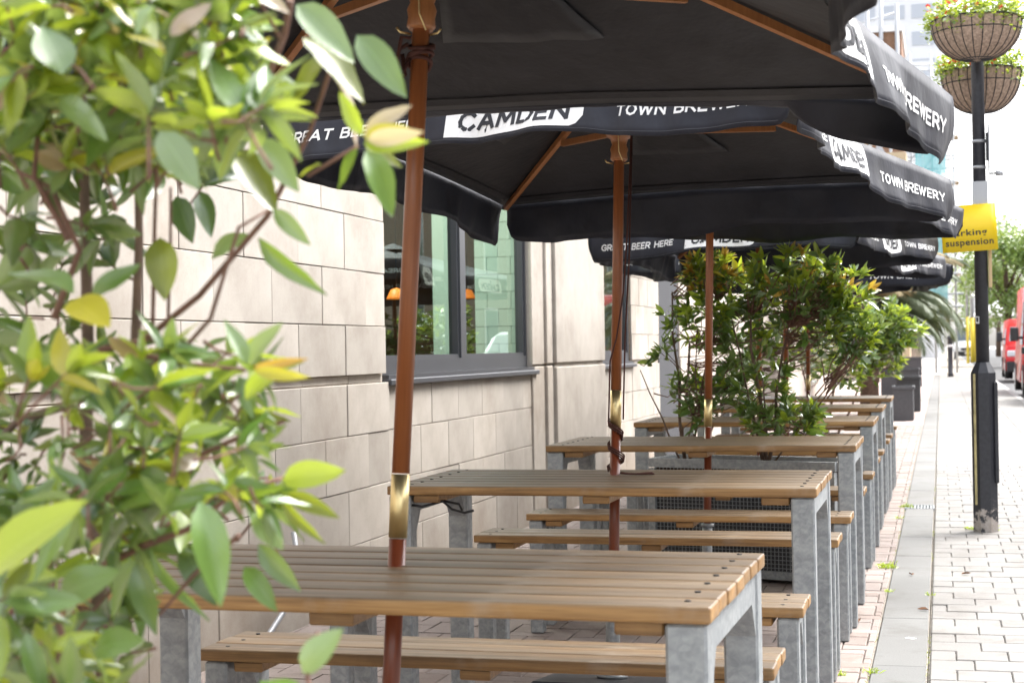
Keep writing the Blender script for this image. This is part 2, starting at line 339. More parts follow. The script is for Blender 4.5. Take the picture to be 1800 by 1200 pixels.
# ------------------------------------------------------------------ ground
g = obj('ground', boxm(-200, 200, -60, 600, -.50, -.16), plain('ground', (.2, .19, .18), .9)); tag(g, kind='structure')
WX = -2.67                                   # wall plane
pv = obj('forecourt_paving', boxm(-2.9, -.265, -2, 62, -.15, -.012), JOINT); tag(pv, kind='structure')
def brick_mesh(name, w, l, h, mat, bev=.004):
    bm = bevelled(-w/2, w/2, -l/2, l/2, -h, 0, bev); me = bpy.data.meshes.new(name); bm.to_mesh(me); bm.free(); me.materials.append(mat); return me
BW, BL = .0868, .1768
cands = []
# simple parametrisation of a 90 degree herringbone on a .09 lattice
U = .09
seen = {}
for a in range(-60, 720):
    for b in range(-2, 30):
        m4 = (a - b) % 4
        X0 = -2.64 + b*U; Y0 = .5 + a*U
        if m4 == 0: cands.append((X0+U, Y0+U/2, 'h'))       # along X, cells b,b+1
        elif m4 == 1: cands.append((X0+U/2, Y0+U, 'v'))      # along Y, cells a,a+1
def clampbox(cx, cy, hw, hl, x0, x1):
    a, b = max(cx-hw, x0), min(cx+hw, x1)
    return (a, b, cy-hl, cy+hl) if b-a > .012 else None
lib = {}
def piece(kind, w, l, h, mat):
    key = (kind, round(w, 3), round(l, 3))
    if key not in lib: lib[key] = brick_mesh(kind, round(w, 3), round(l, 3), h, mat)
    return lib[key]
rest = bmesh.new(); pieces = []
for cx, cyy, o_ in cands:
    hw, hl = (BL/2, BW/2) if o_ == 'h' else (BW/2, BL/2)
    q = clampbox(cx, cyy, hw, hl, -2.655, -.27)
    if not q or not 1.0 < cyy < 24: continue
    d = math.hypot(cx+.5, cyy)
    vis = (cx > -.62 and 4.6 < cyy) or (cyy > 4.8 and cyy < 6.4 and -1.9 < cx)
    pieces.append(((0 if vis else 50)+cyy, q))
pieces.sort(key=lambda t: t[0])
for i, (_, (x0, x1, y0, y1)) in enumerate(pieces):
    dz = rnd.uniform(-.002, .002)
    if i < 300:
        inst('paving_brick', piece('paving_brick', x1-x0, y1-y0, .05, BRICKC), pv, ((x0+x1)/2, (y0+y1)/2, dz), (rnd.uniform(-.008, .008), rnd.uniform(-.008, .008), rnd.uniform(-.01, .01)))
    else:
        vs = box(rest, x0+.001, x1-.001, y0+.001, y1-.001, -.011, dz)
tag(obj('paving_bricks', rest, BRICKC, pv), kind='stuff')
pv2 = obj('far_forecourt', boxm(-2.655, -.27, 24, 62, -.012, 0), plain('far_brick_paving', (.40, .32, .29), .9, var=.15, scale=8)); tag(pv2, kind='structure')
# channel of dished grey stones
ch = obj('drainage_channel', boxm(-.265, -.068, -2, 62, -.15, -.02), JOINT); tag(ch, kind='structure')
def chan_mesh(l, zb=0):
    bm = bevelled(-.094, .094, -l/2, l/2, -.03, 0, .003)
    for v in bm.verts:
        if abs(v.co.y) > 9: v.co.z = 0
    me = bpy.data.meshes.new('channel_stone'); bm.to_mesh(me); bm.free(); me.materials.append(CHANC); return me
yy = 1.0; grate_y = 11.95; chm = {}
while yy < 60:
    l = rnd.choice([.9, 1.3, 1.05, .8, 1.2]) if yy < 20 else 1.2
    if yy < grate_y-.13 < yy+l: l = grate_y-.13-yy
    if abs(yy-(grate_y-.13)) < 1e-6: yy += .26; continue
    if l < .06: l = .06
    l2 = l-.003
    k = round(l2, 3)
    if k not in chm: chm[k] = chan_mesh(k)
    inst('channel_stone', chm[k], ch, (-.1665, yy+l/2, rnd.uniform(-.0008, .0008)), (0, rnd.uniform(-.003, .003), rnd.uniform(-.002, .002)))
    yy += l
gr = thing('drain_grate', 'slotted grey metal drain grate set in the pavement channel', 'drain grate', (-.1665, grate_y, 0))
bm = bmesh.new()
for s in (-1, 1): box(bm, s*.095-.006, s*.095+.006, -.12, .12, -.02, .003); box(bm, -.089, .089, s*.12-.006, s*.12+.006, -.02, .003)
obj('frame', bm, GALV, gr)
bar = boxm(-.006, .006, -.112, .112, -.016, .001); bme = bpy.data.meshes.new('bar'); bar.to_mesh(bme); bar.free(); bme.materials.append(GALV)
for i in range(8): inst('bar', bme, gr, (-.077+i*.022, 0, 0))
# right pavement
pm = obj('pavement', boxm(-.064, 1.50, -2, 240, -.15, -.012), JOINT); tag(pm, kind='structure')
S = .186; plist = []
for r_ in range(0, 82):
    y0 = .8+r_*S
    off = (r_ % 2)*S*.5 + (0 if r_ % 7 else .03)
    x = -.06-off
    while x < 1.49:
        a, b = max(x, -.06), min(x+S, 1.495); x += S
        if b-a < .02: continue
        plist.append((max(0, (a-.06*y0))*40 + y0 + (0 if y0 > 5 else 60), a, b, y0))
plist.sort(); rest = bmesh.new()
for i, (_, a, b, y0) in enumerate(plist):
    dz = rnd.uniform(-.002, .002)
    if i < 300: inst('paving_block', piece('paving_block', b-a-.003, S-.003, .05, PAVC), pm, ((a+b)/2, y0+S/2, dz), (rnd.uniform(-.006, .006), rnd.uniform(-.006, .006), rnd.uniform(-.006, .006)))
    else: box(rest, a+.003, b-.003, y0+.003, y0+S-.003, -.011, dz)
y0 = .8+82*S; k = 0
while y0 < 62:
    for a, b in ((-.06, .45), (.456, .97), (.976, 1.495)): box(rest, a, b, y0, y0+.59, -.011, rnd.uniform(-.001, .001))
    y0 += .6; k += 1
tag(obj('paving_blocks', rest, PAVC, pm), kind='stuff')
kb = obj('kerb', bevelled(1.50, 1.62, -2, 240, -.15, .0, .01), KERB); tag(kb, kind='structure')
rd = obj('road', boxm(1.62, 8.6, -30, 400, -.16, -.115), ASPH); tag(rd, kind='structure')
fp = obj('far_pavement', boxm(8.6, 12, -30, 400, -.16, .0), plain('far_pave', (.42, .4, .38), .9)); tag(fp, kind='structure')
fg = obj('far_footway', boxm(-6, -.06, 62, 240, -.15, .001), plain('far_footway', (.45, .42, .40), .9, var=.1, scale=3)); tag(fg, kind='structure')

# ------------------------------------------------------------------ stone building (wall along the left)
bld = thing('stone_building', 'pale sandstone building wall running along the left behind the tables', 'building')
Z = [-.02, .264, .521, .776, 1.017, 1.057, 1.291, 1.551, 1.81, 2.07, 2.33, 2.60, 2.86, 3.12, 3.40]
nblk = [0]; restb = bmesh.new()
def stone_mesh(l, h, t=.03):
    key = ('st', round(l, 3), round(h, 3))
    if key not in lib:
        bm = bevelled(-t, 0, -l/2, l/2, 0, h, .002); me = bpy.data.meshes.new('stone_block'); bm.to_mesh(me); bm.free(); me.materials.append(STONE); lib[key] = me
    return lib[key]
def block(xf, y0, y1, z0, z1, t=.03, J=.002):
    l, h = y1-y0-2*J, z1-z0-2*J
    if l < .02: return
    xf += rnd.uniform(-.0025, .0025)
    big = 2863*min(l, h)/max(1, (y0+y1)/2) > 14
    if nblk[0] < 296 and big and (z1 < 2.15) and y1 > 4.0:
        nblk[0] += 1
        inst('stone_block', stone_mesh(l, h), bld, (xf, (y0+y1)/2, z0+J), (0, rnd.uniform(-.003, .003), 0))
    else: box(restb, xf-t, xf, y0+J, y1-J, z0+J, z1-J)
def course_run(xf, ya, yb, z0, z1, ph, L=.565):
    y = ya + (-ph % L if ph else 0); edges = [ya]
    j0 = math.floor((ya-ph)/L)
    y = ph + j0*L
    while y < yb-.06:
        if y > ya+.06: edges.append(y)
        y += L
    edges.append(yb)
    for a, b in zip(edges, edges[1:]): block(xf, a, b, z0, z1)
# backing walls (mortar shows in the recessed joints)
def solid(name, *a, mat=MORTAR): return obj(name, boxm(*a), mat, bld)
WIN1 = (7.70, 10.72); WIN2 = (13.0, 14.4); SILL = 1.05; HEAD = 2.45
XR = WX-.03
solid('wall', XR-.35, XR, -2, WIN1[0]-.005, -.1, 3.4)
solid('wall', XR-.35, XR-.0, WIN1[0]-.005, WIN1[1]-.02, -.1, SILL-.075)
solid('wall', XR-.35, XR-.0, WIN1[0]-.005, WIN1[1]-.02, HEAD+.02, 3.4)
solid('wall', XR-.08, XR-.0, WIN1[1]-.02, WIN2[0], -.1, 3.4)
solid('wall', XR-.35, XR-.0, WIN2[0], WIN2[1], -.1, SILL-.075)
solid('wall', XR-.35, XR-.0, WIN2[0], WIN2[1], HEAD+.02, 3.4)
solid('wall', XR-.35, XR-.0, WIN2[1], 15.88, -.1, 3.4)
for ci in range(len(Z)-1):
    z0, z1 = Z[ci], Z[ci+1]
    ph = 7.389 if ci % 2 == 0 else 7.11
    if ci == 4: # recessed ledge course
        course_run(WX-.022, -1, WIN1[0]-.02, z0, z1, 7.2, .57); 
    elif ci < 4: course_run(WX+.004, -1, WIN1[0]-.0, z0, z1, ph)
    else: course_run(WX, -1, WIN1[0]-.03, z0, z1, ph)
    lowz = z1 <= 1.0; highz = z0 >= 2.55
    if ci == 3: z1w = SILL-.053
    else: z1w = z1
    if ci <= 3 or highz:
        course_run(WX-.012, WIN1[0]+.0, WIN1[1]-.04, z0, z1w if ci == 3 else z1, 7.45 if ci % 2 else 7.75, .5)
        course_run(WX-.012, WIN2[0]+.0, WIN2[1]+.0, z0, z1w if ci == 3 else z1, 13.3 if ci % 2 else 13.05, .5)
    course_run(WX-.012 if ci != 4 else WX-.03, WIN2[1]+.0, 15.86, z0, z1, 14.6+.2*(ci % 2), .45)
tag(obj('stone_courses', restb, STONE, bld), kind='stuff')
# pilaster between the windows: a slim return strip and the wide shaft
def pil(y0, y1, x, z0, z1, n='pilaster'):
    return obj(n, bevelled(XR-.01, x, y0, y1, z0, z1, .006), STONE, bld)
pil(WIN1[1]-.04, 11.02, WX+.0, -.02, 1.05); pil(WIN1[1]-.04, 11.02, WX+.0, 1.06, 3.38)
pil(11.024, 11.20, WX+.02, -.02, 1.05); pil(11.024, 11.20, WX+.02, 1.065, 3.38)
pil(11.204, 12.92, WX+.045, -.02, 1.04); pil(11.204, 12.92, WX+.045, 1.068, 3.38)
obj('pilaster_neck', boxm(XR-.01, WX+.025, 11.22, 12.91, 1.041, 1.067), STONE, bld)
def window(y0, y1, mull, n):
    xf = WX-.05
    w = obj('window', boxm(xf-.06, xf+.01, y0, y0+.045, SILL, HEAD), FRAME, bld)   # left jamb mesh extended below
    bm = bmesh.new()
    F = .05
    for a, b in ((y0+.0005, y0+F), (y1-F-.02, y1-.002)): box(bm, xf-.06, xf+.012, a, b, SILL+.001, HEAD)
    box(bm, xf-.06, xf+.012, y0+F, y1-F-.02, SILL+.001, SILL+.075); box(bm, xf-.06, xf+.012, y0+F, y1-F-.02, HEAD-.06, HEAD)
    for m_ in mull: box(bm, xf-.06, xf+.014, m_-.055, m_+.055, SILL+.075, HEAD-.06)
    # inner bead
    xs = [y0+F] + [v for m_ in mull for v in (m_-.055, m_+.055)] + [y1-F-.02]
    for a, b in zip(xs[::2], xs[1::2]):
        box(bm, xf-.045, xf+.0, a, a+.02, SILL+.075, HEAD-.06); box(bm, xf-.045, xf+.0, b-.02, b, SILL+.075, HEAD-.06)
        box(bm, xf-.045, xf+.0, a+.02, b-.02, SILL+.075, SILL+.097)
    obj('frame', bm, FRAME, w)
    for a, b in zip(xs[::2], xs[1::2]): obj('pane', boxm(xf-.036, xf-.034, a+.018, b-.018, SILL+.09, HEAD-.06), GLASS, w)
    obj('sill', bevelled(xf-.05, WX+.022, y0-.01, y1+.07, SILL-.052, SILL-.022, .004), FRAME, w)
    obj('sill_rail', boxm(xf-.05, WX+.004, y0, y1+.0, SILL-.021, SILL-.0005), FRAME, w)
    return w
window(WIN1[0], WIN1[1], (9.17,), 1); window(WIN2[0], WIN2[1], (), 2)
# stone reveals
for y in (WIN1[1]-.045,):
    obj('reveal', boxm(XR-.07, WX-.002, y, y+.004, SILL, HEAD), STONE, bld)
# dark downpipe panel and farther pale walls
obj('dark_panel', bevelled(XR-.25, WX-.02, 15.9, 17.1, -.02, 3.4, .01), plain('matt_dark_panel', (.045, .047, .055), .9), bld)
FARW = plain('pale_rendered_wall', (.46, .41, .36), .85, var=.12, scale=3)
for i in range(12):
    y = 17.15+i*2.0
    obj('stone_panel', bevelled(XR-.3, WX+rnd.uniform(-.004, .004), y, y+1.985, -.02, 1.05, .006), FARW, bld)
    obj('stone_panel', bevelled(XR-.3, WX-.01+rnd.uniform(-.004, .004), y, y+1.985, 1.06, 3.4, .006), FARW, bld)
obj('parapet', bevelled(XR-.36, WX+.06, -2, 41.2, 3.41, 3.60, .01), STONE, bld)
obj('roof', boxm(-9, XR-.36, -2, 41.2, 3.3, 3.4), FARW, bld)
for a in ((-9, XR-.36, -2.2, -2.0), (-9, XR-.36, 41.0, 41.2)): obj('end_wall', boxm(a[0], a[1], a[2], a[3], -.1, 3.299), STONE, bld)
obj('back_wall', boxm(-9.2, -9, -2.2, 41.2, -.1, 3.3), STONE, bld)
obj('end_pier', bevelled(XR-.3, -.70, 61, 62.5, -.02, 3.6, .02), FARW, None) and None
ep = bpy.data.objects['end_pier']; tag(ep, 'beige rendered boundary wall end at the far end of the planters', 'wall')
# interior
INW = plain('brown_interior', (.10, .055, .03), .8, var=.4, scale=1.2)
obj('interior_wall', boxm(-6.6, -6.5, 5.5, 16, 0, 3.2), INW, bld); obj('interior_floor', boxm(-6.5, XR-.36, 5.5, 16, -.01, .0), INW, bld)
obj('partition', boxm(-6.5, XR-.36, 16, 16.1, 0, 3.2), INW, bld); obj('partition', boxm(-6.5, XR-.36, 5.4, 5.5, 0, 3.2), INW, bld)
pier = obj('tiled_pier', boxm(-3.15, XR-.09, 10.97, 11.2, 0, 3.1), MINTG, bld)
for r_ in range(24):
    for a, b in (((-3.148, -2.98), (-2.977, -2.80)) if r_ % 2 else ((-3.148, -3.06), (-3.057, -2.889), (-2.886, -2.80))):
        k_ = ('tile', round(b-a, 3))
        if k_ not in lib: lib[k_] = brick_mesh('tile', b-a, .118, .012, MINT, .002)
        inst('tile', lib[k_], pier, ((a+b)/2, 10.958, .06+r_*.121), (math.pi/2, 0, 0))
pier2 = obj('tiled_pier', boxm(-3.46, -3.33, 10.97, 11.2, 0, 3.1), MINT, bld)
# pendant lamps inside
LAMP = mat_emit('warm_lamp_glow', (.8, .22, .03), .22)
for i, (px, py, Y, lab) in enumerate(((697, 523, 9.6, 'left small orange pendant lamp glowing behind the restaurant window'), (822, 522, 11.8, 'larger orange pendant lamp glowing behind the window near the tiled pier'), (790, 562, 12.2, 'dim orange pendant lamp behind the dark window mullion'))):
    p = at(px, py, Y=Y)
    if p.x > -3.1: p = at(px, py, X=-3.5)
    t = thing('pendant_lamp', lab, 'lamp', (p.x, p.y, p.z))
    bm = bmesh.new(); lathe(bm, [(.005, .06), (.035, .05), (.06, 0), (.062, -.01)][::-1], 14); obj('lamp_shade', bm, LAMP, t)
    bm = bmesh.new(); tube(bm, [(0, 0, .06), (0, 0, 3.2-p.z)], .004, 6); obj('cord', bm, BLK, t)
    if i: continue
    ll = bpy.data.lights.new('pier_fill_light', 'POINT'); ll.energy = 42; ll.color = (1, .93, .82); ll.shadow_soft_size = .01; lo = bpy.data.objects.new('pier_fill_light', ll); link(lo, t); lo.location = (-3.7-p.x, 9.3-p.y, 2.8-p.z)  # unseen fill light, set apart from the pendant, added to brighten the tiled pier

# building across the street (seen in the window reflections)
RB = None
def mat_redbrick():
    m, n, b = new_mat('red_brown_brick'); tc = N(n, 'ShaderNodeTexCoord'); mp = N(n, 'ShaderNodeMapping'); mp.inputs['Rotation'].default_value = (math.pi/2, 0, math.pi/2)
    bt = N(n, 'ShaderNodeTexBrick'); bt.inputs['Scale'].default_value = 4.4; bt.inputs['Color1'].default_value = (.19, .09, .05, 1); bt.inputs['Color2'].default_value = (.27, .14, .08, 1); bt.inputs['Mortar'].default_value = (.25, .2, .15, 1)
    n.links.new(tc.outputs['Object'], mp.inputs[0]); n.links.new(mp.outputs[0], bt.inputs[0]); n.links.new(bt.outputs[0], b.inputs['Base Color']); b.inputs['Roughness'].default_value = .9
    return m
RB = mat_redbrick()
opp = thing('brick_building', 'brown brick terrace across the road seen reflected in the window', 'building', (12.2, 0, 0))
obj('wall', boxm(0, 6, -10, 150, -.1, 7.4), RB, opp)
for i in range(31):
    for zz in (1.0, 4.3):
        w = obj('window', boxm(-.04, .02, -7+i*5, -5+i*5, zz, zz+1.9), WHT, opp)
        obj('pane', boxm(-.052, -.042, -6.9+i*5, -5.1+i*5, zz+.1, zz+1.8), SCREEN, w)
obj('cornice', boxm(-.12, 6, -10, 150, 7.42, 7.6), WHT, opp)

# ------------------------------------------------------------------ tables and benches
def plank_mesh(L, W, T):
    bm = bevelled(-L/2, L/2, -W/2, W/2, -T, 0, .0055, 3)
    me = bpy.data.meshes.new('plank'); bm.to_mesh(me); bm.free(); me.materials.append(WOOD); smooth_mesh(me)
    return me
def bm_mesh(name, bm, mat):
    me = bpy.data.meshes.new(name); bm.to_mesh(me); bm.free(); me.materials.append(mat); return me
TBL = .75; TW, TD = 1.31, .70
def leg_frame_parts(root, xs, yh, top, w, rail_h):
    """two legs + a gusseted rail per end"""
    lm = bm_mesh('leg', bevelled(-w/2, w/2, -w/2, w/2, 0, top, .005, 1), GALV)
    for sx in xs:
        for sy in (-1, 1):
            inst('leg', lm, root, (sx, sy*yh, 0), (0, 0, rnd.choice([0, math.pi/2])*0))
        bm = bmesh.new(); a = yh-w/2-.001
        prof = [(-a, top-.001), (a, top-.001), (a, top-rail_h-.07), (a-.05, top-rail_h), (-a+.05, top-rail_h), (-a, top-rail_h-.07)]
        strip_prism(bm, prof[::-1], sx-w/2+.004, sx+w/2-.004)
        obj('end_rail', bm, GALV, root)
SCREWM = bm_mesh('screw', (lambda b: (lathe(b, [(.0055, -.002), (.0055, .0006)], 8), b)[1])(bmesh.new()), BLK)
tpm = plank_mesh(TW, .0915, .028); bpm = plank_mesh(1.31, .0805, .028)
def make_table(label):
    t = thing('table', label, 'table', group='slatted tables along the wall')
    for i in range(7): inst('plank', tpm, t, (rnd.uniform(-.002, .002), -.3035+i*.1012-.0, TBL+rnd.uniform(-.0008, .0008)))
    bmh = bm_mesh('batten', bevelled(-.041, .041, -.325, .325, TBL-.0525, TBL-.0290, .003), WOOD)
    for x in (-.535, 0.0, .535): inst('batten', bmh, t, (x, 0, 0))
    leg_frame_parts(t, (-TW/2+.04, TW/2-.04), .31, TBL-.029, .068, .055)
    for sx in (-.60, .60):
        for i in range(7):
            inst('screw', SCREWM, t, (sx+.01, -.3035+i*.1012+.012, TBL+.0012))
    return t
def make_bench(label):
    t = thing('bench', label, 'bench', group='slatted benches beside the tables')
    for i in range(3): inst('plank', bpm, t, (rnd.uniform(-.002, .002), -.0855+i*.0855, .49+rnd.uniform(-.0008, .0008)))
    bmh = bm_mesh('batten', bevelled(-.035, .035, -.11, .11, .438, .4610, .003), WOOD)
    for x in (-.54, 0, .54): inst('batten', bmh, t, (x, 0, 0))
    leg_frame_parts(t, (-.615, .615), .095, .461, .055, .03)
    for sx in (-.60, .60):
        for i in range(3): inst('screw', SCREWM, t, (sx, -.0855+i*.0855, .4912))
    return t
def copy_tree(o, parent=None):
    c = o.copy(); C.objects.link(c); c.parent = parent
    for ch_ in list(o.children): copy_tree(ch_, c)
    return c
tabs = [(-1.010, 2.937, -.019, 'nearest grey-brown slatted table with the bright varnished front edge, partly behind the blurred leaves'),
        (-1.011, 5.12, 0, 'second slatted table with the dark cord coiled on its top round the pole'),
        (-1.001, 7.17, -.001, 'third slatted table, standing just in front of the galvanised planter'),
        (-1.012, 9.30, 0, 'fourth slatted table, behind the leafy shrub with its right end showing'),
        (-1.03, 11.2, 0, 'fifth slatted table in the row, between the two farthest'),
        (-1.03, 13.1, 0, 'farthest slatted table, next to the charcoal planter box')]
t0 = None
for x, y, rz, lab in tabs:
    t = make_table(lab) if t0 is None else copy_tree(t0)
    if t0 is None: t0 = t
    t['label'] = lab; t.location = (x, y, 0); t.rotation_euler = (0, 0, rz)
bens = [(-1.005, 3.556, 'lowest bench in the picture, behind the nearest table, left end screws showing'),
        (-1.01, 4.355, 'bench in front of the second table, only its orange right end showing'),
        (-1.012, 5.85, 'long bench just behind the second table, its seat crossed by the second pole'),
        (-1.01, 6.62, 'bench in front of the third table, second seat line below the second table top'),
        (-1.01, 7.80, 'bench just behind the third table, in front of the galvanised planter'),
        (-1.01, 8.76, 'bench in front of the fourth table, its left end showing past the galvanised planter'),
        (-1.02, 9.92, 'bench just behind the fourth table'),
        (-1.02, 10.62, 'bench in front of the fifth table'),
        (-1.02, 11.82, 'bench just behind the fifth table'),
        (-1.02, 12.5, 'bench in front of the farthest table'),
        (-1.02, 13.75, 'farthest bench, behind the last table beside the charcoal planter')]
b0 = None
for x, y, lab in bens:
    b = make_bench(lab) if b0 is None else copy_tree(b0)
    if b0 is None: b0 = b
    b['label'] = lab; b.location = (x, y, 0); b.rotation_euler = (0, 0, rnd.uniform(-.004, .004))

# ------------------------------------------------------------------ parasols
def text_mesh(s, bold=.018, shear=.12):
    cu = bpy.data.curves.new('t', 'FONT'); cu.body = s; cu.size = 1; cu.offset = bold; cu.shear = shear; cu.space_character = 1.08
    cu.resolution_u = 4
    o = bpy.data.objects.new('t', cu); C.objects.link(o)
    dg = bpy.context.evaluated_depsgraph_get(); me = bpy.data.meshes.new_from_object(o.evaluated_get(dg))
    bpy.data.objects.remove(o); bpy.data.curves.remove(cu)
    xs = [v.co.x for v in me.vertices]; ys = [v.co.y for v in me.vertices]
    x0, x1, y0, y1 = min(xs), max(xs), min(ys), max(ys)
    for v in me.vertices: v.co.x = (v.co.x-x0)/(x1-x0); v.co.y = (v.co.y-y0)/(y1-y0); v.co.z = 0
    return me
def sliced(me, n):
    bm = bmesh.new(); bm.from_mesh(me); bmesh.ops.triangulate(bm, faces=bm.faces[:])
    for i in range(1, n):
        bmesh.ops.bisect_plane(bm, geom=bm.verts[:]+bm.edges[:]+bm.faces[:], plane_co=(i/n, 0, 0), plane_no=(1, 0, 0))
    bmesh.ops.bisect_plane(bm, geom=bm.verts[:]+bm.edges[:]+bm.faces[:], plane_co=(0, .5, 0), plane_no=(0, 1, 0))
    return bm

GLY = {'A': (1.0, [[(0, 0), (.5, 1)], [(.5, 1), (1, 0)], [(.2, .3), (.8, .3)]]), 'B': (.8, [[(0, 0), (0, 1)], [(0, 1), (.55, 1), (.72, .87), (.72, .64), (.55, .52), (0, .52)], [(.55, .52), (.8, .38), (.8, .14), (.6, 0), (0, 0)]]),
 'C': (.9, [[(.9, .82), (.68, 1), (.35, 1), (.08, .8), (0, .5), (.08, .2), (.35, 0), (.68, 0), (.9, .18)]]), 'D': (.9, [[(0, 0), (0, 1), (.45, 1), (.78, .84), (.9, .5), (.78, .16), (.45, 0), (0, 0)]]),
 'E': (.7, [[(.7, 1), (0, 1), (0, 0), (.7, 0)], [(0, .5), (.6, .5)]]), 'G': (.95, [[(.9, .82), (.68, 1), (.35, 1), (.08, .8), (0, .5), (.08, .2), (.35, 0), (.7, 0), (.95, .16), (.95, .47), (.55, .47)]]),
 'H': (.85, [[(0, 0), (0, 1)], [(.85, 0), (.85, 1)], [(0, .5), (.85, .5)]]), 'M': (1.1, [[(0, 0), (.1, 1)], [(.1, 1), (.55, .25)], [(.55, .25), (1.0, 1)], [(1.0, 1), (1.1, 0)]]),
 'N': (.9, [[(0, 0), (0, 1)], [(0, 1), (.9, 0)], [(.9, 0), (.9, 1)]]), 'O': (1.0, [[(.5, 1), (.15, .85), (0, .5), (.15, .15), (.5, 0), (.85, .15), (1, .5), (.85, .85), (.5, 1)]]),
 'R': (.82, [[(0, 0), (0, 1)], [(0, 1), (.55, 1), (.78, .86), (.78, .6), (.55, .45), (0, .45)], [(.4, .45), (.82, 0)]]), 'T': (.85, [[(0, 1), (.85, 1)], [(.425, 1), (.425, 0)]]),
 'W': (1.4, [[(0, 1), (.35, 0)], [(.35, 0), (.7, .95)], [(.7, .95), (1.05, 0)], [(1.05, 0), (1.4, 1)]]), 'Y': (.95, [[(0, 1), (.475, .45)], [(.95, 1), (.475, .45)], [(.475, .45), (.475, 0)]])}
def stroke_text(txt, th=.23, shear=.12, gap=.36, word=.75):
    """bold sign-painter capitals built from strokes, normalised to the unit square"""
    bm = bmesh.new(); x = 0; h = th/2; n_ = 0
    for ch in txt:
        if ch == ' ': x += word; continue
        w, strokes = GLY[ch]
        for st in strokes:
            for (ax, ay), (bx, by) in zip(st, st[1:]):
                a, b = Vector((ax+x, ay)), Vector((bx+x, by)); d = (b-a).normalized(); p = Vector((-d.y, d.x))*h; L = (b-a).length; m_ = max(1, int(L/.3))
                a2, b2 = a-d*h*.75, b+d*h*.75; n_ += 1; prev = None
                for i in range(m_+1):
                    c = a2.lerp(b2, i/m_); q = (bm.verts.new((c.x+p.x, c.y+p.y, n_ % 7)), bm.verts.new((c.x-p.x, c.y-p.y, n_ % 7)))
                    if prev: bm.faces.new((prev[1], q[1], q[0], prev[0]))
                    prev = q
        x += w+gap
    for v in bm.verts: v.co.x += v.co.y*shear
    xs = [v.co.x for v in bm.verts]; x0, x1 = min(xs), max(xs)
    for v in bm.verts: v.co.x = (v.co.x-x0)/(x1-x0); v.co.y = (v.co.y+h)/(1+th)
    me = bpy.data.meshes.new('t'); bm.to_mesh(me); bm.free(); return me
T_BEER = stroke_text('GREAT BEER HERE'); T_CAM = stroke_text('CAMDEN', .25); T_TOWN = stroke_text('TOWN BREWERY')
def sliced2(me, n):
    bm = bmesh.new(); bm.from_mesh(me); return bm
def badge_bm(n=22):
    bm = bmesh.new()
    def top(u): return 1 if u > .06 else .72+u/.06*.28
    us = [i/n for i in range(n+1)]
    a = [bm.verts.new((u, (0 if u < .94 else (u-.94)/.06*.28), 0)) for u in us]; m_ = [bm.verts.new((u, .5, 0)) for u in us]; b = [bm.verts.new((u, top(u) if u < .94 else 1-(u-.94)/.06*.35, 0)) for u in us]
    for r0, r1 in ((a, m_), (m_, b)):
        for i in range(n): bm.faces.new((r0[i], r0[i+1], r1[i+1], r1[i]))
    return bm

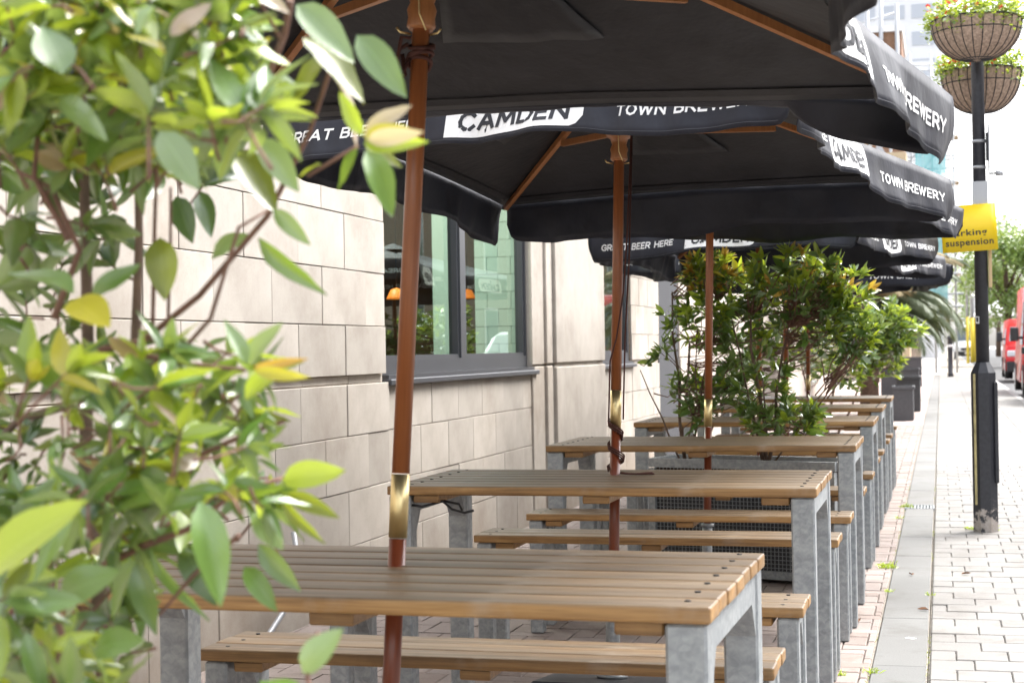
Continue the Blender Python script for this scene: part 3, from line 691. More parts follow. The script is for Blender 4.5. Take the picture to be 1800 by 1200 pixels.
def make_parasol(label, hole, ty, tx, yaw, Rc, He, Ha, seed, drops=None, corner_dr=None, corner_dz=None, dzh=.06, wav=1.0, conc=(.055, .09, .055, .055), dbr=0):
    rot = Euler((R(tx), R(ty), 0))
    base = Vector(hole) - rot.to_matrix() @ Vector((0, 0, .75)); 
    t = thing('parasol', label, 'parasol', base, rot, group='black branded parasols over the tables')
    rr = random.Random(seed)
    # pole
    bm = bmesh.new(); tube(bm, [(0, 0, .34), (0, 0, .80+dbr)], .0172, 20); obj('pole_foot', bm, POLE_DARK, t)
    bm = bmesh.new(); tube(bm, [(0, 0, .802+dbr), (0, 0, .925+dbr)], .0182, 24); obj('brass_sleeve', bm, BRASS, t)
    bm = bmesh.new(); tube(bm, [(0, 0, .927+dbr), (0, 0, Ha-.02)], .0175, 20); obj('pole', bm, POLE, t)
    # hub runner, turned wood
    zh = He+dzh
    bm = bmesh.new(); lathe(bm, [(.024, zh-.075), (.029, zh-.068), (.027, zh-.05), (.030, zh-.035), (.024, zh-.02), (.03, zh), (.043, zh+.008), (.047, zh+.03), (.047, zh+.052), (.036, zh+.064)], 28); hub = obj('hub', bm, RIBW, t)
    bm = bmesh.new(); tube(bm, [(.019, 0, zh-.085), (.036, -.004, zh-.083), (.043, -.006, zh-.075)], .0024, 6); tube(bm, [(-.019, -.008, zh-.085), (-.036, -.02, zh-.083), (-.044, -.022, zh-.074)], .0024, 6)
    tube(bm, [(0, -.047, zh+.04), (.004, -.038, zh-.0), (.006, -.034, zh-.05), (.018, -.024, zh-.082)], .0016, 5)
    obj('brass_pin', bm, BRASS, hub)
    bm = bmesh.new(); lathe(bm, [(.02, Ha-.05), (.045, Ha-.045), (.05, Ha-.02), (.02, Ha+.01)], 20); obj('crown', bm, RIBW, t)
    corners = []
    for k in range(4):
        a = R(-135 + 90*k + yaw); r_ = Rc*(corner_dr[k] if corner_dr else 1)
        corners.append(Vector((r_*math.cos(a), r_*math.sin(a), He+(corner_dz[k] if corner_dz else 0))))
    apex = Vector((0, 0, Ha))
    # ribs and struts
    for k in range(4):
        c = corners[k]; d = (c-apex); s = d.normalized(); side = s.cross(Vector((0, 0, 1))).normalized(); nrm = side.cross(s)
        if nrm.z < 0: nrm = -nrm
        p0 = apex + s*.05 - nrm*.024; p1 = c - s*.015 - nrm*.018
        bm = bmesh.new(); vs = []
        for p, hh in ((p0, .017), (p1, .010)):
            for a_, b_ in ((-1, -1), (1, -1), (1, 1), (-1, 1)): vs.append(bm.verts.new(p + side*.0085*a_ + nrm*hh*.8*b_))
        for f in ((0, 1, 2, 3), (7, 6, 5, 4), (0, 4, 5, 1), (1, 5, 6, 2), (2, 6, 7, 3), (3, 7, 4, 0)): bm.faces.new([vs[i] for i in f])
        bmesh.ops.recalc_face_normals(bm, faces=bm.faces[:])
        rib = obj('rib', bm, RIBW, t)
        q0 = Vector((c.x, c.y, 0)).normalized()*.038 + Vector((0, 0, zh+.03)); q1 = apex.lerp(c, .46) - nrm*.045
        bm = bmesh.new(); dd = (q1-q0).normalized(); n2 = side.cross(dd)
        vs = []
        for p in (q0, q1):
            for a_, b_ in ((-1, -1), (1, -1), (1, 1), (-1, 1)): vs.append(bm.verts.new(p + side*.007*a_ + n2*.011*b_))
        for f in ((0, 1, 2, 3), (7, 6, 5, 4), (0, 4, 5, 1), (1, 5, 6, 2), (2, 6, 7, 3), (3, 7, 4, 0)): bm.faces.new([vs[i] for i in f])
        bmesh.ops.recalc_face_normals(bm, faces=bm.faces[:]); obj('strut', bm, RIBW, rib)
    # canopy (one cloth) 
    NU, NV = 26, 12
    def edge(k, u):
        a, b = corners[k], corners[(k+1) % 4]; p = a.lerp(b, u); inn = Vector((p.x, p.y, 0)).normalized()
        return p - inn*conc[k]*4*u*(1-u) + Vector((0, 0, .008*4*u*(1-u)))
    bm = bmesh.new()
    for k in range(4):
        grid = []
        for j in range(NV+1):
            v = .02+.98*j/NV; row = []
            for i in range(NU+1):
                u = i/NU; p = apex.lerp(edge(k, u), v)
                sag = -.028*math.sin(math.pi*u)*math.sin(math.pi*min(1, v))*(1.1-v*.4)
                ns = noise.noise(Vector((p.x*2.2+seed*7, p.y*2.2, seed)))*.014 + noise.noise(Vector((p.x*6+seed, p.y*6, seed*3)))*.004
                edgew = math.sin(math.pi*u)
                row.append(bm.verts.new(p + Vector((0, 0, sag + ns*edgew*min(1, (1-v)*6+.15)))))
            grid.append(row)
        for j in range(NV):
            for i in range(NU): bm.faces.new((grid[j][i], grid[j+1][i], grid[j+1][i+1], grid[j][i+1])).smooth = True
    bmesh.ops.remove_doubles(bm, verts=bm.verts[:], dist=.0015)
    cv = obj('canopy', bm, CLOTH, t)
    m_ = cv.modifiers.new('thick', 'SOLIDIFY'); m_.thickness = .003; m_.offset = 1
    # sewn vent flaps and seams under each panel
    def under(k, u, v, off):
        p = apex.lerp(edge(k, u), v)
        sag = -.028*math.sin(math.pi*u)*math.sin(math.pi*min(1, v))*(1.1-v*.4)
        ns = noise.noise(Vector((p.x*2.2+seed*7, p.y*2.2, seed)))*.014 + noise.noise(Vector((p.x*6+seed, p.y*6, seed*3)))*.004
        return p + Vector((0, 0, sag + ns*math.sin(math.pi*u)*min(1, (1-v)*6+.15) - off))
    for k in range(4):
        bm = bmesh.new(); g_ = [[bm.verts.new(under(k, .33+.34*i/10, .34+.30*j/6, .006+.006*noise.noise(Vector((i*.5, j*.6, k+seed))))) for i in range(11)] for j in range(7)]
        for j in range(6):
            for i in range(10): bm.faces.new((g_[j][i], g_[j][i+1], g_[j+1][i+1], g_[j+1][i])).smooth = True
        fo = obj('vent_flap', bm, CLOTH, cv); md = fo.modifiers.new('t', 'SOLIDIFY'); md.thickness = .003; md.offset = 0
        bm = bmesh.new()
        for v_ in (.945, .955): pass
        g_ = [[bm.verts.new(under(k, .02+.96*i/40, v_, .0045)) for i in range(41)] for v_ in (.93, .965)]
        for i in range(40): bm.faces.new((g_[0][i], g_[0][i+1], g_[1][i+1], g_[1][i])).smooth = True
        obj('edge_seam', bm, CLOTH, cv)
    # vent cap
    bm = bmesh.new(); capv = [bm.verts.new((0, 0, Ha+.05))]
    rim = []
    for i in range(16):
        a = 2*math.pi*i/16; rim.append(bm.verts.new((.16*math.cos(a), .16*math.sin(a), Ha-.01)))
    for i in range(16): bm.faces.new((capv[0], rim[i], rim[(i+1) % 16])).smooth = True
    obj('vent_cap', bm, CLOTH, t)
    # valances
    for k in range(4):
        a, b = corners[k], corners[(k+1) % 4]; along = (b-a).normalized(); L = (b-a).length
        outw = Vector(((a+b).x, (a+b).y, 0)).normalized()
        ph = [rr.uniform(0, 6.3) for _ in range(5)]
        DR = .157
        df = (drops or {}).get(k, lambda u: 1.0)
        def P(u, w, off=0.0, k=k, outw=outw, ph=ph, df=df):
            e = edge(k, u); uu = u*L
            d_ = DR*df(u)*(1 + .10*math.sin(uu*4.2+ph[0]) + .05*math.sin(uu*11+ph[1]))
            wv = wav*(.016*math.sin(uu*7+ph[2]) + .010*math.sin(uu*17+ph[3]) + .004*math.sin(uu*41+ph[4]) + .011*noise.noise(Vector((uu*14, w*1.5, seed+k*3))))*w**.8
            lean = .03*w - (.05*w*w*(1 if df(u) > .5 else 0))*max(0, 1-min(u, 1-u)*9)
            return e + outw*(.004 + wv + lean + off) + Vector((0, 0, .002 - d_*w*(1-.02*w)))
        bm = bmesh.new(); nu, nw = 90, 6; rows = []
        for j in range(nw+1):
            w = j/nw; row = []
            for i in range(nu+1):
                u = i/nu; uu = .004 + u*.992
                cs = min(u, 1-u)                     # rounded lower corners of each valance
                lim = 1 if cs > .03 else .55+.45*math.sqrt(max(0, 1-((.03-cs)/.03)**2))
                row.append(bm.verts.new(P(uu, w*lim)))
            rows.append(row)
        for j in range(nw):
            for i in range(nu): bm.faces.new((rows[j][i], rows[j+1][i], rows[j+1][i+1], rows[j][i+1])).smooth = True
        vo = obj('valance', bm, CLOTH_V, t)
        md = vo.modifiers.new('thick', 'SOLIDIFY'); md.thickness = .002; md.offset = -1 if False else 1
        md.offset = 0
        if df(.5) < .3: continue
        bm = bmesh.new(); hr = [[bm.verts.new(P(.03+.94*i/90, w, .0016)) for i in range(91)] for w in (.915, .925)]
        for i in range(90): bm.faces.new((hr[0][i], hr[1][i], hr[1][i+1], hr[0][i+1]))
        obj('hem_stitching', bm, HEM, vo)
        # print: ends of the panel hold small text, a white badge sits in the middle
        def put(bmx, u0, u1, w0, w1, off, name, mat):
            for v in bmx.verts:
                u = u0+(u1-u0)*v.co.x; w = w1+(w0-w1)*v.co.y
                v.co = P(u, w, off + v.co.z*.00012)
            return obj(name, bmx, mat, vo)
        put(sliced2(T_BEER, 26), .045, .315, .42, .64, .0022, 'lettering', PRINT)
        put(badge_bm(), .36, .64, .07, .87, .0022, 'badge', PRINT)
        put(sliced2(T_CAM, 20), .385, .615, .33, .735, .0036, 'badge_lettering', PRINTB)
        put(sliced2(T_TOWN, 26), .70, .95, .42, .64, .0022, 'lettering', PRINT)
    # base
    bm = bmesh.new(); tube(bm, [(0, 0, .10), (0, 0, .36)], .0235, 20); lathe(bm, [(.05, .098), (.05, .108), (.026, .112)], 20); lathe(bm, [(.03, .352), (.03, .366), (.02, .368)], 20)
    obj('base_sleeve', bm, GALV, t)
    obj('base_plate', bevelled(-.22, .22, -.22, .22, .02, .096, .008), DARKM, t)
    return t, P

def drop_p1(u):      # far valance of the first parasol is flipped up except at its right end
    # side k=2 runs from the far right corner (u=0) to the far left one (u=1)
    return .04 if u > .20 else .04+.96*(1-(u/.20))**.6
pr1, _ = make_parasol('nearest black parasol, its wooden hub and canopy underside filling the top of the picture', (-1.031, 3.005, .75), 2.1, -5, -4.0, 1.28, 1.828, 2.16, 3, drops={2: drop_p1}, corner_dz=(.03, -.03, .032, .02), corner_dr=(1, 1.10, 1.065, 1), dzh=.055, conc=(.055, .165, .04, .055))
pr2, _ = make_parasol('second black parasol with its whole CAMDEN front valance facing the camera', (-1.0397, 5.243, .75), 0.5, -6.4, -11, 1.22, 1.825, 2.15, 8, corner_dz=(.008, -.018, .02, .03), corner_dr=(.98, .99, 1.06, .97), dzh=.045, conc=(.055, .145, .055, .04), dbr=.10)
pr3, _ = make_parasol('third black parasol, mostly hidden, its valance end touching the yellow sign', (-1.027, 7.354, .75), 1.1, -3, -14, 1.31, 1.94, 2.24, 12, corner_dz=(0, 0, -.085, 0), dzh=.10)
pr4, _ = make_parasol('fourth black parasol whose front valance hangs above the orange-tipped shrub', (-1.02, 9.45, .75), .5, -2, -10, 1.07, 1.775, 2.1, 21, dzh=.10, corner_dz=(0, .03, .055, 0), corner_dr=(1, 1, 1.14, 1))
pr5, _ = make_parasol('fifth black parasol, lower, right valance facing the lamp post', (-1.03, 11.25, .75), .5, 0, -11, 1.27, 1.78, 2.09, 33, dzh=.1)
pr6, _ = make_parasol('farthest black parasol, lowest valance line, above the rear shrubs', (-1.03, 13.15, .75), .8, 0, 7, 1.3, 1.745, 2.04, 41, dzh=.1, corner_dr=(1, 1.08, 1, 1))
# cords
bm = bmesh.new(); zt = 1.775
for k in range(4):
    pts = []
    for i in range(26):
        a = i/25*2*math.pi*1.0+k; rr_ = .024+.003*math.sin(3*a+k)
        pts.append((rr_*math.cos(a), rr_*math.sin(a), zt-.012*k+.01*math.sin(a+k)))
    tube(bm, pts, .0042, 6, False)
tube(bm, [(-.018, -.022, zt), (-.036, -.022, zt-.01), (-.045, -.015, zt-.05), (-.036, -.018, zt-.085), (-.024, -.016, zt-.06), (-.03, -.02, zt-.02)], .0045, 6)
tube(bm, [(-.012, -.026, zt+.01), (-.03, -.03, zt+.012), (-.036, -.03, zt-.03), (-.028, -.028, zt-.07), (-.012, -.026, zt-.03)], .0042, 6)
obj('cord', bm, CORD, pr1)
bm = bmesh.new()
pts = [(.045, -.02, 1.90), (.036, -.026, 1.55), (.026, -.028, 1.35), (.006, -.03, 1.2), (-.016, -.026, 1.12), (-.02, -.018, .93)]
tube(bm, pts, .0028, 6); pts = [(.047, -.018, 1.90), (.042, -.02, 1.45), (.032, -.02, 1.2), (.028, -.012, 1.0), (.028, -.014, .93)]
tube(bm, pts, .0028, 6)
for k in range(3):
    pts = []
    for i in range(60):
        f = i/59; a = 2.2+f*2*math.pi*2.2 + k*.25; rr_ = .0225+.007*max(0, math.sin(a*1.0+.6))*(f > .35)+.001*k
        pts.append((rr_*math.cos(a), rr_*math.sin(a), .925-f*.165+.004*k))
    tube(bm, pts, .0028, 6)
tube(bm, [(.02, -.01, .756), (.04, -.02, .7535), (.07, -.005, .7535), (.10, -.012, .7535), (.13, -.002, .7545)], .003, 6)
tube(bm, [(.02, .0, .757), (.05, -.01, .7535), (.085, -.02, .7535), (.125, -.006, .758)], .003, 6)
obj('cord', bm, CORD, pr2)
# a cord hanging under the left end of the second table
bm = bmesh.new(); p = [(-1.60, 4.80, .69), (-1.56, 4.80, .685), (-1.50, 4.82, .70), (-1.47, 4.82, .675), (-1.43, 4.82, .665), (-1.40, 4.82, .672)]
tube(bm, p, .004, 6); tube(bm, [(-1.50, 4.83, .70), (-1.45, 4.83, .69), (-1.44, 4.83, .67)], .004, 6)
tag(obj('black_cable', bm, BLK), 'short black cable hooked under the left end of the second table', 'cable')
# grey hose by the wall, under the nearest table
bm = bmesh.new(); tube(bm, [(-2.62, 5.9, .03), (-2.5, 6.1, .02), (-2.3, 6.15, .018), (-2.05, 6.0, .018), (-1.9, 5.9, .018)], .014, 8)
tube(bm, [(-2.63, 6.35, .42), (-2.60, 6.32, .30), (-2.59, 6.2, .15), (-2.60, 6.0, .05), (-2.60, 5.9, .03)], .012, 8)
tag(obj('hose', bm, SIGNGREY), 'grey hose running down the stone wall and along its foot', 'hose')

# ------------------------------------------------------------------ leaves and shrubs
def leaf_mesh(name, w=.34, fold=.10, curl=.12, tw=0, mat=None, n=7):
    bm = bmesh.new(); rows = []; uvl = bm.loops.layers.uv.new()
    for i in range(n+1):
        t = i/n; ww = w*.5*(math.sin(math.pi*min(1, t**.85)))**.8*(1-.25*t) if 0 < t < 1 else .004
        zc = -curl*t*t + .02*math.sin(t*6)
        c_, s_ = math.cos(tw*t), math.sin(tw*t); row = []
        for s in (-1, -.5, 0, .5, 1):
            x = s*ww; z = abs(s)**1.3*ww*fold*4 + .012*math.sin(t*19+s*2)*abs(s)
            row.append((bm.verts.new((x*c_-z*s_, t, zc+x*s_+z*c_)), s, t))
        rows.append(row)
    for i in range(n):
        for j in range(4):
            q = (rows[i][j], rows[i][j+1], rows[i+1][j+1], rows[i+1][j])
            f = bm.faces.new([v[0] for v in q]); f.smooth = True
            for lp, v in zip(f.loops, q): lp[uvl].uv = (v[1], v[2])
    me = bpy.data.meshes.new(name); bm.to_mesh(me); bm.free(); me.materials.append(mat); return me
LM = {}
for mi in range(8):
    LM[mi] = [leaf_mesh('leaf', .36, .10, .14, .15, LG[mi]), leaf_mesh('leaf', .42, .05, .06, -.2, LG[mi]), leaf_mesh('leaf', .30, .18, .28, .3, LG[mi]), leaf_mesh('leaf', .46, .08, .18, .05, LG[mi])]
LOWV = {}
def low_leaf(shape):
    """10 vertices / few faces version for distant joined foliage"""
    return [(-.0, 0, 0), (-.15, .3, .02), (-.16, .6, -.02), (0, 1, -.12), (.16, .6, -.02), (.15, .3, .02)]
def leaf_matrix(base, tip, up=Vector((0, 0, 1)), roll=0, width=1):
    y = (tip-base); L = y.length; y = y.normalized(); x = y.cross(up)
    if x.length < .05: x = Vector((1, 0, 0))
    x = x.normalized(); z = x.cross(y)
    m = Matrix((x, y, z)).transposed().to_4x4() @ Matrix.Rotation(roll, 4, 'Y')
    m = m @ Matrix.Diagonal((L*width, L, L, 1)); m.translation = base
    return m
class Shrub:
    def __init__(s, name, label, cat, loc, group=None, cap=298, key=None):
        s.root = thing(name, label, cat, loc, group=group); s.inv = Matrix.Translation(-Vector(loc)); s.leaves = []; s.stems = bmesh.new(); s.twigs = bmesh.new(); s.cap = cap; s.key = key
    def leaf(s, base, tip, mi, roll=0, width=1, shape=None, up=Vector((0, 0, 1)), pri=0):
        s.leaves.append((leaf_matrix(Vector(base), Vector(tip), up, roll, width), mi, shape if shape is not None else rnd.randrange(4), pri))
    def whorl(s, p, d, n, L, mis, spread=(.5, 1.25), pri=0, wr=(.95, 1.3)):
        d = Vector(d).normalized(); a = Vector((0, 0, 1)) if abs(d.z) < .9 else Vector((1, 0, 0)); u = d.cross(a).normalized(); v = d.cross(u)
        a0 = rnd.uniform(0, 6.3)
        for i in range(n):
            az = a0+i*2.4+rnd.uniform(-.25, .25); el = rnd.uniform(*spread)*(.55+.55*i/max(1, n-1))
            dirv = d*math.cos(el) + (u*math.cos(az)+v*math.sin(az))*math.sin(el)
            b = Vector(p) - d*(.22*L*i/max(1, n)); l = L*rnd.uniform(.7, 1.15)*(.65+.35*min(1, i/3+.3))
            s.leaf(b, b+dirv*l, rnd.choice(mis) if i > 2 or len(mis) < 2 else mis[0], rnd.uniform(-1.25, 1.25), rnd.uniform(*wr), pri=pri)
    def twig(s, pts, r0, r1, seg=5, stem=False):
        n = len(pts); tube(s.stems if stem else s.twigs, [s.inv @ Vector(p) for p in pts], [r0+(r1-r0)*i/(n-1) for i in range(n)], seg)
    def finish(s, keyf=None):
        if len(s.stems.verts): tag(obj('stem', s.stems, STEM, s.root))
        if len(s.twigs.verts): tag(obj('twigs', s.twigs, TWIG, s.root), kind='stuff')
        ls = s.leaves
        camp = Vector((0, 0, CAM_H))
        ls.sort(key=lambda l: l[3] - l[0].to_scale().y/(l[0].translation-camp).length*10)
        for m, mi, sh, _ in ls[:s.cap]:
            o = bpy.data.objects.new('leaf', LM[mi][sh]); link(o, s.root); o.matrix_local = s.inv @ m
        rest_ = ls[s.cap:]
        if rest_:
            verts, faces, mats = [], [], []
            tpl = {}
            for m, mi, sh, _ in rest_:
                if sh not in tpl: tpl[sh] = ([v.co.copy() for v in LM[0][sh].vertices], [tuple(p.vertices) for p in LM[0][sh].polygons])
                mm = s.inv @ m; b = len(verts)
                verts += [mm @ v for v in tpl[sh][0]]; faces += [tuple(i+b for i in f) for f in tpl[sh][1]]; mats += [mi]*len(tpl[sh][1])
            me = bpy.data.meshes.new('foliage'); me.from_pydata(verts, [], faces)
            for k in LG: me.materials.append(k)
            me.polygons.foreach_set('material_index', mats); smooth_mesh(me)
            uv = me.uv_layers.new(); 
            for l_ in uv.data: l_.uv = (.5, .5)
            tag(link(bpy.data.objects.new('foliage', me), s.root), kind='stuff')

# --- foreground shrub (blurred, left)
fs = Shrub('foreground_shrub', 'large blurred green shrub with yellow and reddish young leaves filling the left foreground', 'shrub', (-.92, 1.75, .0), cap=299)
heroes = [ # base px, tip px, depth, material, roll, width
 (522, 8, 622, 100, 1.45, P_, .3, 1.15), (532, 66, 650, 160, 1.5, V_, -.2, 1), (628, 62, 714, 166, 1.5, G_, .2, .9), (583, 132, 648, 250, 1.45, B_, -.9, .8), (572, 92, 508, 186, 1.55, V_, .3, 1.3), (585, 2, 640, -60, 1.5, G_, 0, 1),
 (640, 243, 716, 180, 1.4, B_, .5, 1.1), (640, 240, 592, 160, 1.42, L_, -.8, .7), (645, 246, 742, 232, 1.38, B_, 1.1, .7), (642, 244, 712, 222, 1.41, Y_, .9, .9), (640, 252, 738, 250, 1.42, L_, 1.1, .6), (640, 252, 708, 292, 1.46, V_, .2, .8), (628, 262, 590, 332, 1.44, G_, .1, 1.15), (642, 264, 700, 376, 1.45, G_, -.1, 1.0), (565, 290, 520, 305, 1.5, V_, .2, 1.0),
 (410, 262, 488, 364, 1.5, V_, 0, 1.15), (455, 242, 526, 335, 1.44, P_, .2, 1), (405, 222, 300, 160, 1.45, G_, .3, 1), (520, 150, 430, 125, 1.45, P_, .4, .9), (500, 42, 400, 42, 1.45, P_, .9, .8), (475, 190, 560, 205, 1.5, L_, .9, .7),
 (310, 345, 338, 425, 1.8, D_, .1, 1.1), (350, 335, 372, 413, 1.85, D_, -.1, 1.2), (282, 418, 286, 524, 1.6, V_, .0, 1.5), (372, 452, 430, 405, 1.6, P_, .2, 1.3), (480, 368, 545, 430, 1.5, P_, .6, .8), (455, 418, 555, 522, 1.5, G_, 1.1, .5), 
 (130, 515, 15, 455, 1.4, P_, .3, .9), (160, 520, 245, 460, 1.4, G_, .2, 1), (125, 528, 190, 560, 1.38, Y_, -.1, 1.7), (45, 600, 130, 700, 1.4, G_, .4, .9), (70, 690, 155, 640, 1.45, D_, .4, 1), (200, 645, 290, 690, 1.5, G_, .2, 1.2), (160, 600, 185, 690, 1.6, D_, .0, 1),
 (435, 640, 400, 560, 1.4, P_, .2, 1), (438, 640, 482, 565, 1.4, P_, .4, .9), (445, 650, 545, 665, 1.38, Y_, 1.1, .6), (445, 645, 540, 632, 1.4, O_, 1.0, .5), (430, 655, 352, 680, 1.42, L_, .3, .9), (420, 660, 445, 735, 1.45, G_, .1, .9), (430, 700, 485, 640, 1.42, L_, .4, 1),
 (495, 842, 602, 824, 1.42, L_, .5, .9), (505, 868, 588, 906, 1.45, V_, .6, .8), (495, 875, 560, 960, 1.48, V_, 1.0, .5), (325, 865, 150, 902, 1.38, G_, .3, 1.1), (352, 880, 392, 1062, 1.33, G_, -.2, 1.0), (445, 900, 500, 965, 1.4, P_, .3, 1.2), (455, 955, 522, 1042, 1.5, D_, .7, .8), (430, 995, 486, 1072, 1.5, G_, .2, .9), (320, 955, 378, 1062, 1.55, D_, .2, 1),
 (240, 985, 180, 1085, 1.42, G_, .1, 1.25), (238, 988, 272, 1115, 1.45, D_, .3, .9), (265, 960, 350, 1100, 1.5, G_, 1.2, .5), (-20, 1010, 118, 868, 1.2, L_, .3, .9), (105, 1050, 196, 998, 1.3, G_, .4, 1.3), (10, 1012, 90, 1005, 1.3, L_, .4, 1), (20, 1065, 140, 1050, 1.25, P_, .4, 1.3), (165, 1140, 245, 1120, 1.3, G_, .3, 1.6), (90, 1140, 170, 1110, 1.3, L_, .6, 1),
 (45, 1110, 80, 1230, 1.25, G_, 0, .9), (0, 1080, -5, 1190, 1.3, L_, 0, 1), (532, 1182, 592, 1100, 1.35, P_, .1, 1.3), (530, 1225, 455, 1185, 1.35, G_, .3, 1.2), (300, 880, 210, 960, 1.5, D_, .3, 1.2), (240, 905, 150, 990, 1.5, D_, .3, 1.1), (270, 790, 180, 830, 1.5, D_, .3, 1),
 (205, 40, 60, 60, 1.3, P_, .3, 1), (110, 130, 75, 35, 1.3, P_, .2, 1.7), (120, 60, 70, 110, 1.32, B_, .3, 1), (75, 135, 20, 100, 1.3, Y_, .3, 1.2), (290, 95, 225, 50, 1.3, Y_, .4, 1.2), (270, 10, 235, 55, 1.3, P_, .2, 1.6), (300, 65, 370, 0, 1.3, B_, .2, 1), (190, 130, 110, 175, 1.3, P_, .4, 1.1), (105, 170, 185, 240, 1.3, P_, .3, 1),
 (310, 90, 250, 215, 1.28, P_, .2, 1), (280, 230, 350, 330, 1.28, P_, .1, 1.2), (255, 165, 190, 120, 1.3, Y_, .9, .8), (330, 110, 385, 60, 1.4, G_, .3, 1.1), (60, 210, -40, 250, 1.3, P_, .3, 1), (440, 120, 470, 60, 1.5, Y_, .1, 1.3), (400, 105, 440, 150, 1.5, Y_, .1, 1.3)]
for bx, by, tx_, ty_, Y, mi, roll, wd in heroes:
    Y += rnd.uniform(-.03, .03)
    b_ = at(bx, by, Y=Y); t_ = at(tx_, ty_, Y=Y+rnd.uniform(-.03, .02)); back = Vector((.12, -.62, .78))
    fs.leaf(b_, t_, mi, roll, wd*1.1, rnd.choice((0, 1, 3)), up=back, pri=-100)
def px_cluster(px, py, Y, dx, dy, n, L, mis, spread=(.5, 1.25), pri=0):
    p = at(px, py, Y=Y); q = at(px-dx, py-dy, Y=Y+rnd.uniform(-.05, .05))
    fs.whorl(p, p-q, n, L, mis, spread, pri, wr=(.8, 1.1))
    fs.twig([q-(p-q)*.6+Vector((0, 0, rnd.uniform(-.01, .01))), q, p], .0020, .0012)
    return p, q
mixA = [P_, G_, L_, G_, V_]; mixB = [D_, G_, P_, G_]; mixC = [L_, P_, Y_, G_, L_, B_]
cl = []
for i in range(150):      # top mass
    px, py = rnd.uniform(-60, 470), rnd.uniform(-60, 300)
    if px > 330 and py > 230: continue
    cl.append((px, py, rnd.uniform(1.28, 1.75), rnd.uniform(-40, 60), rnd.uniform(-70, 20), rnd.randint(5, 8), rnd.uniform(.05, .072), rnd.choice((mixA, mixC, mixA))))
for i in range(45):      # back layer upper left
    cl.append((rnd.uniform(-40, 420), rnd.uniform(60, 330), rnd.uniform(1.7, 2.1), rnd.uniform(-40, 60), rnd.uniform(-70, 20), 6, .09, mixB))
for i in range(17):      # middle, sparse
    px, py = rnd.uniform(-40, 290), rnd.uniform(330, 590)
    if 180 < px < 290 and py > 400 and rnd.random() < .5: continue
    cl.append((px, py, rnd.uniform(1.4, 1.95), rnd.uniform(-40, 50), rnd.uniform(-70, 20), rnd.randint(4, 6), rnd.uniform(.055, .075), mixB))
for i in range(120):      # lower middle mass
    px, py = rnd.uniform(-40, 520), rnd.uniform(600, 900)
    if px > 480-max(0, (660-py))*1.2: continue
    if px < 150 and rnd.random() < .35: continue
    cl.append((px, py, rnd.uniform(1.35, 1.8), rnd.uniform(-30, 70), rnd.uniform(-60, 30), rnd.randint(5, 7), rnd.uniform(.042, .06), rnd.choice((mixA, mixC, mixB, [G_, L_, G_]))))
for i in range(62):      # bottom
    px, py = rnd.uniform(-60, 300), rnd.uniform(880, 1230)
    if px > 230 and py > 1000: continue
    cl.append((px, py, rnd.uniform(1.25, 1.8), rnd.uniform(-30, 60), rnd.uniform(-60, 30), rnd.randint(4, 6), rnd.uniform(.055, .075), rnd.choice((mixA, mixB, mixC))))
for c in cl: px_cluster(*c)
def pxline(pts, Y, r0, r1, stem=False):
    P3 = [at(a, b, Y=Y+.03*math.sin(i*2.1)) for i, (a, b) in enumerate(pts)]; fs.twig(P3, r0, r1, 7, stem)
for pts, Y, r0, r1, st in (
    ([(190, 1500), (186, 1200), (172, 1000), (150, 850), (155, 600), (148, 300), (140, 80)], 1.75, .0125, .005, True),
    ([(172, 1000), (215, 800), (238, 620), (245, 420), (240, 200)], 1.8, .009, .004, True),
    ([(155, 700), (30, 740), (-60, 840)], 1.7, .006, .004, True), ([(240, 905), (300, 880), (350, 800), (440, 760), (500, 740)], 1.5, .004, .002, False),
    ([(150, 620), (250, 600), (350, 520), (470, 380), (545, 230), (578, 130), (590, 60)], 1.55, .004, .002, False),
    ([(540, 310), (630, 256)], 1.45, .002, .0015, False), ([(250, 560), (300, 640), (370, 560), (420, 400), (470, 370)], 1.5, .003, .0015, False),
    ([(95, 560), (140, 440), (90, 330), (30, 300)], 1.5, .004, .002, False), ([(120, 420), (60, 310), (75, 150)], 1.45, .004, .002, False),
    ([(268, 600), (272, 400), (275, 300)], 1.6, .0025, .002, False), ([(295, 580), (300, 430), (300, 330)], 1.62, .002, .0015, False),
    ([(510, 0), (500, 60), (470, 140), (380, 230)], 1.5, .004, .003, False), ([(170, 1000), (250, 960), (330, 930), (420, 860), (500, 840)], 1.5, .0045, .002, False),
    ([(230, 620), (330, 640), (430, 650)], 1.45, .003, .002, False), ([(80, 1010), (110, 1120), (90, 1230)], 1.3, .004, .003, False),
    ([(540, 1190), (558, 1110)], 1.35, .002, .0015, False), ([(560, 1260), (540, 1190)], 1.35, .003, .002, False), ([(420, 940), (340, 1010), (280, 1080)], 1.5, .003, .0015, False),
    ([(165, 0), (160, 80), (150, 200)], 1.5, .005, .004, False), ([(162, 20), (170, 90)], 1.4, .003, .002, False), ([(95, 980), (0, 1100)], 1.6, .004, .003, False)):
    pxline(pts, Y, r0, r1, st)
fs.finish()
bm = bmesh.new(); box(bm, -.32, .32, -.2, .2, .0, .42); 
fpl = thing('planter_box', 'galvanised planter holding the foreground shrub, just below the picture', 'planter', (-.98, 1.82, 0)); obj('box', bm, GALV, fpl); obj('soil', boxm(-.3, .3, -.18, .18, .421, .43), SOIL, fpl)

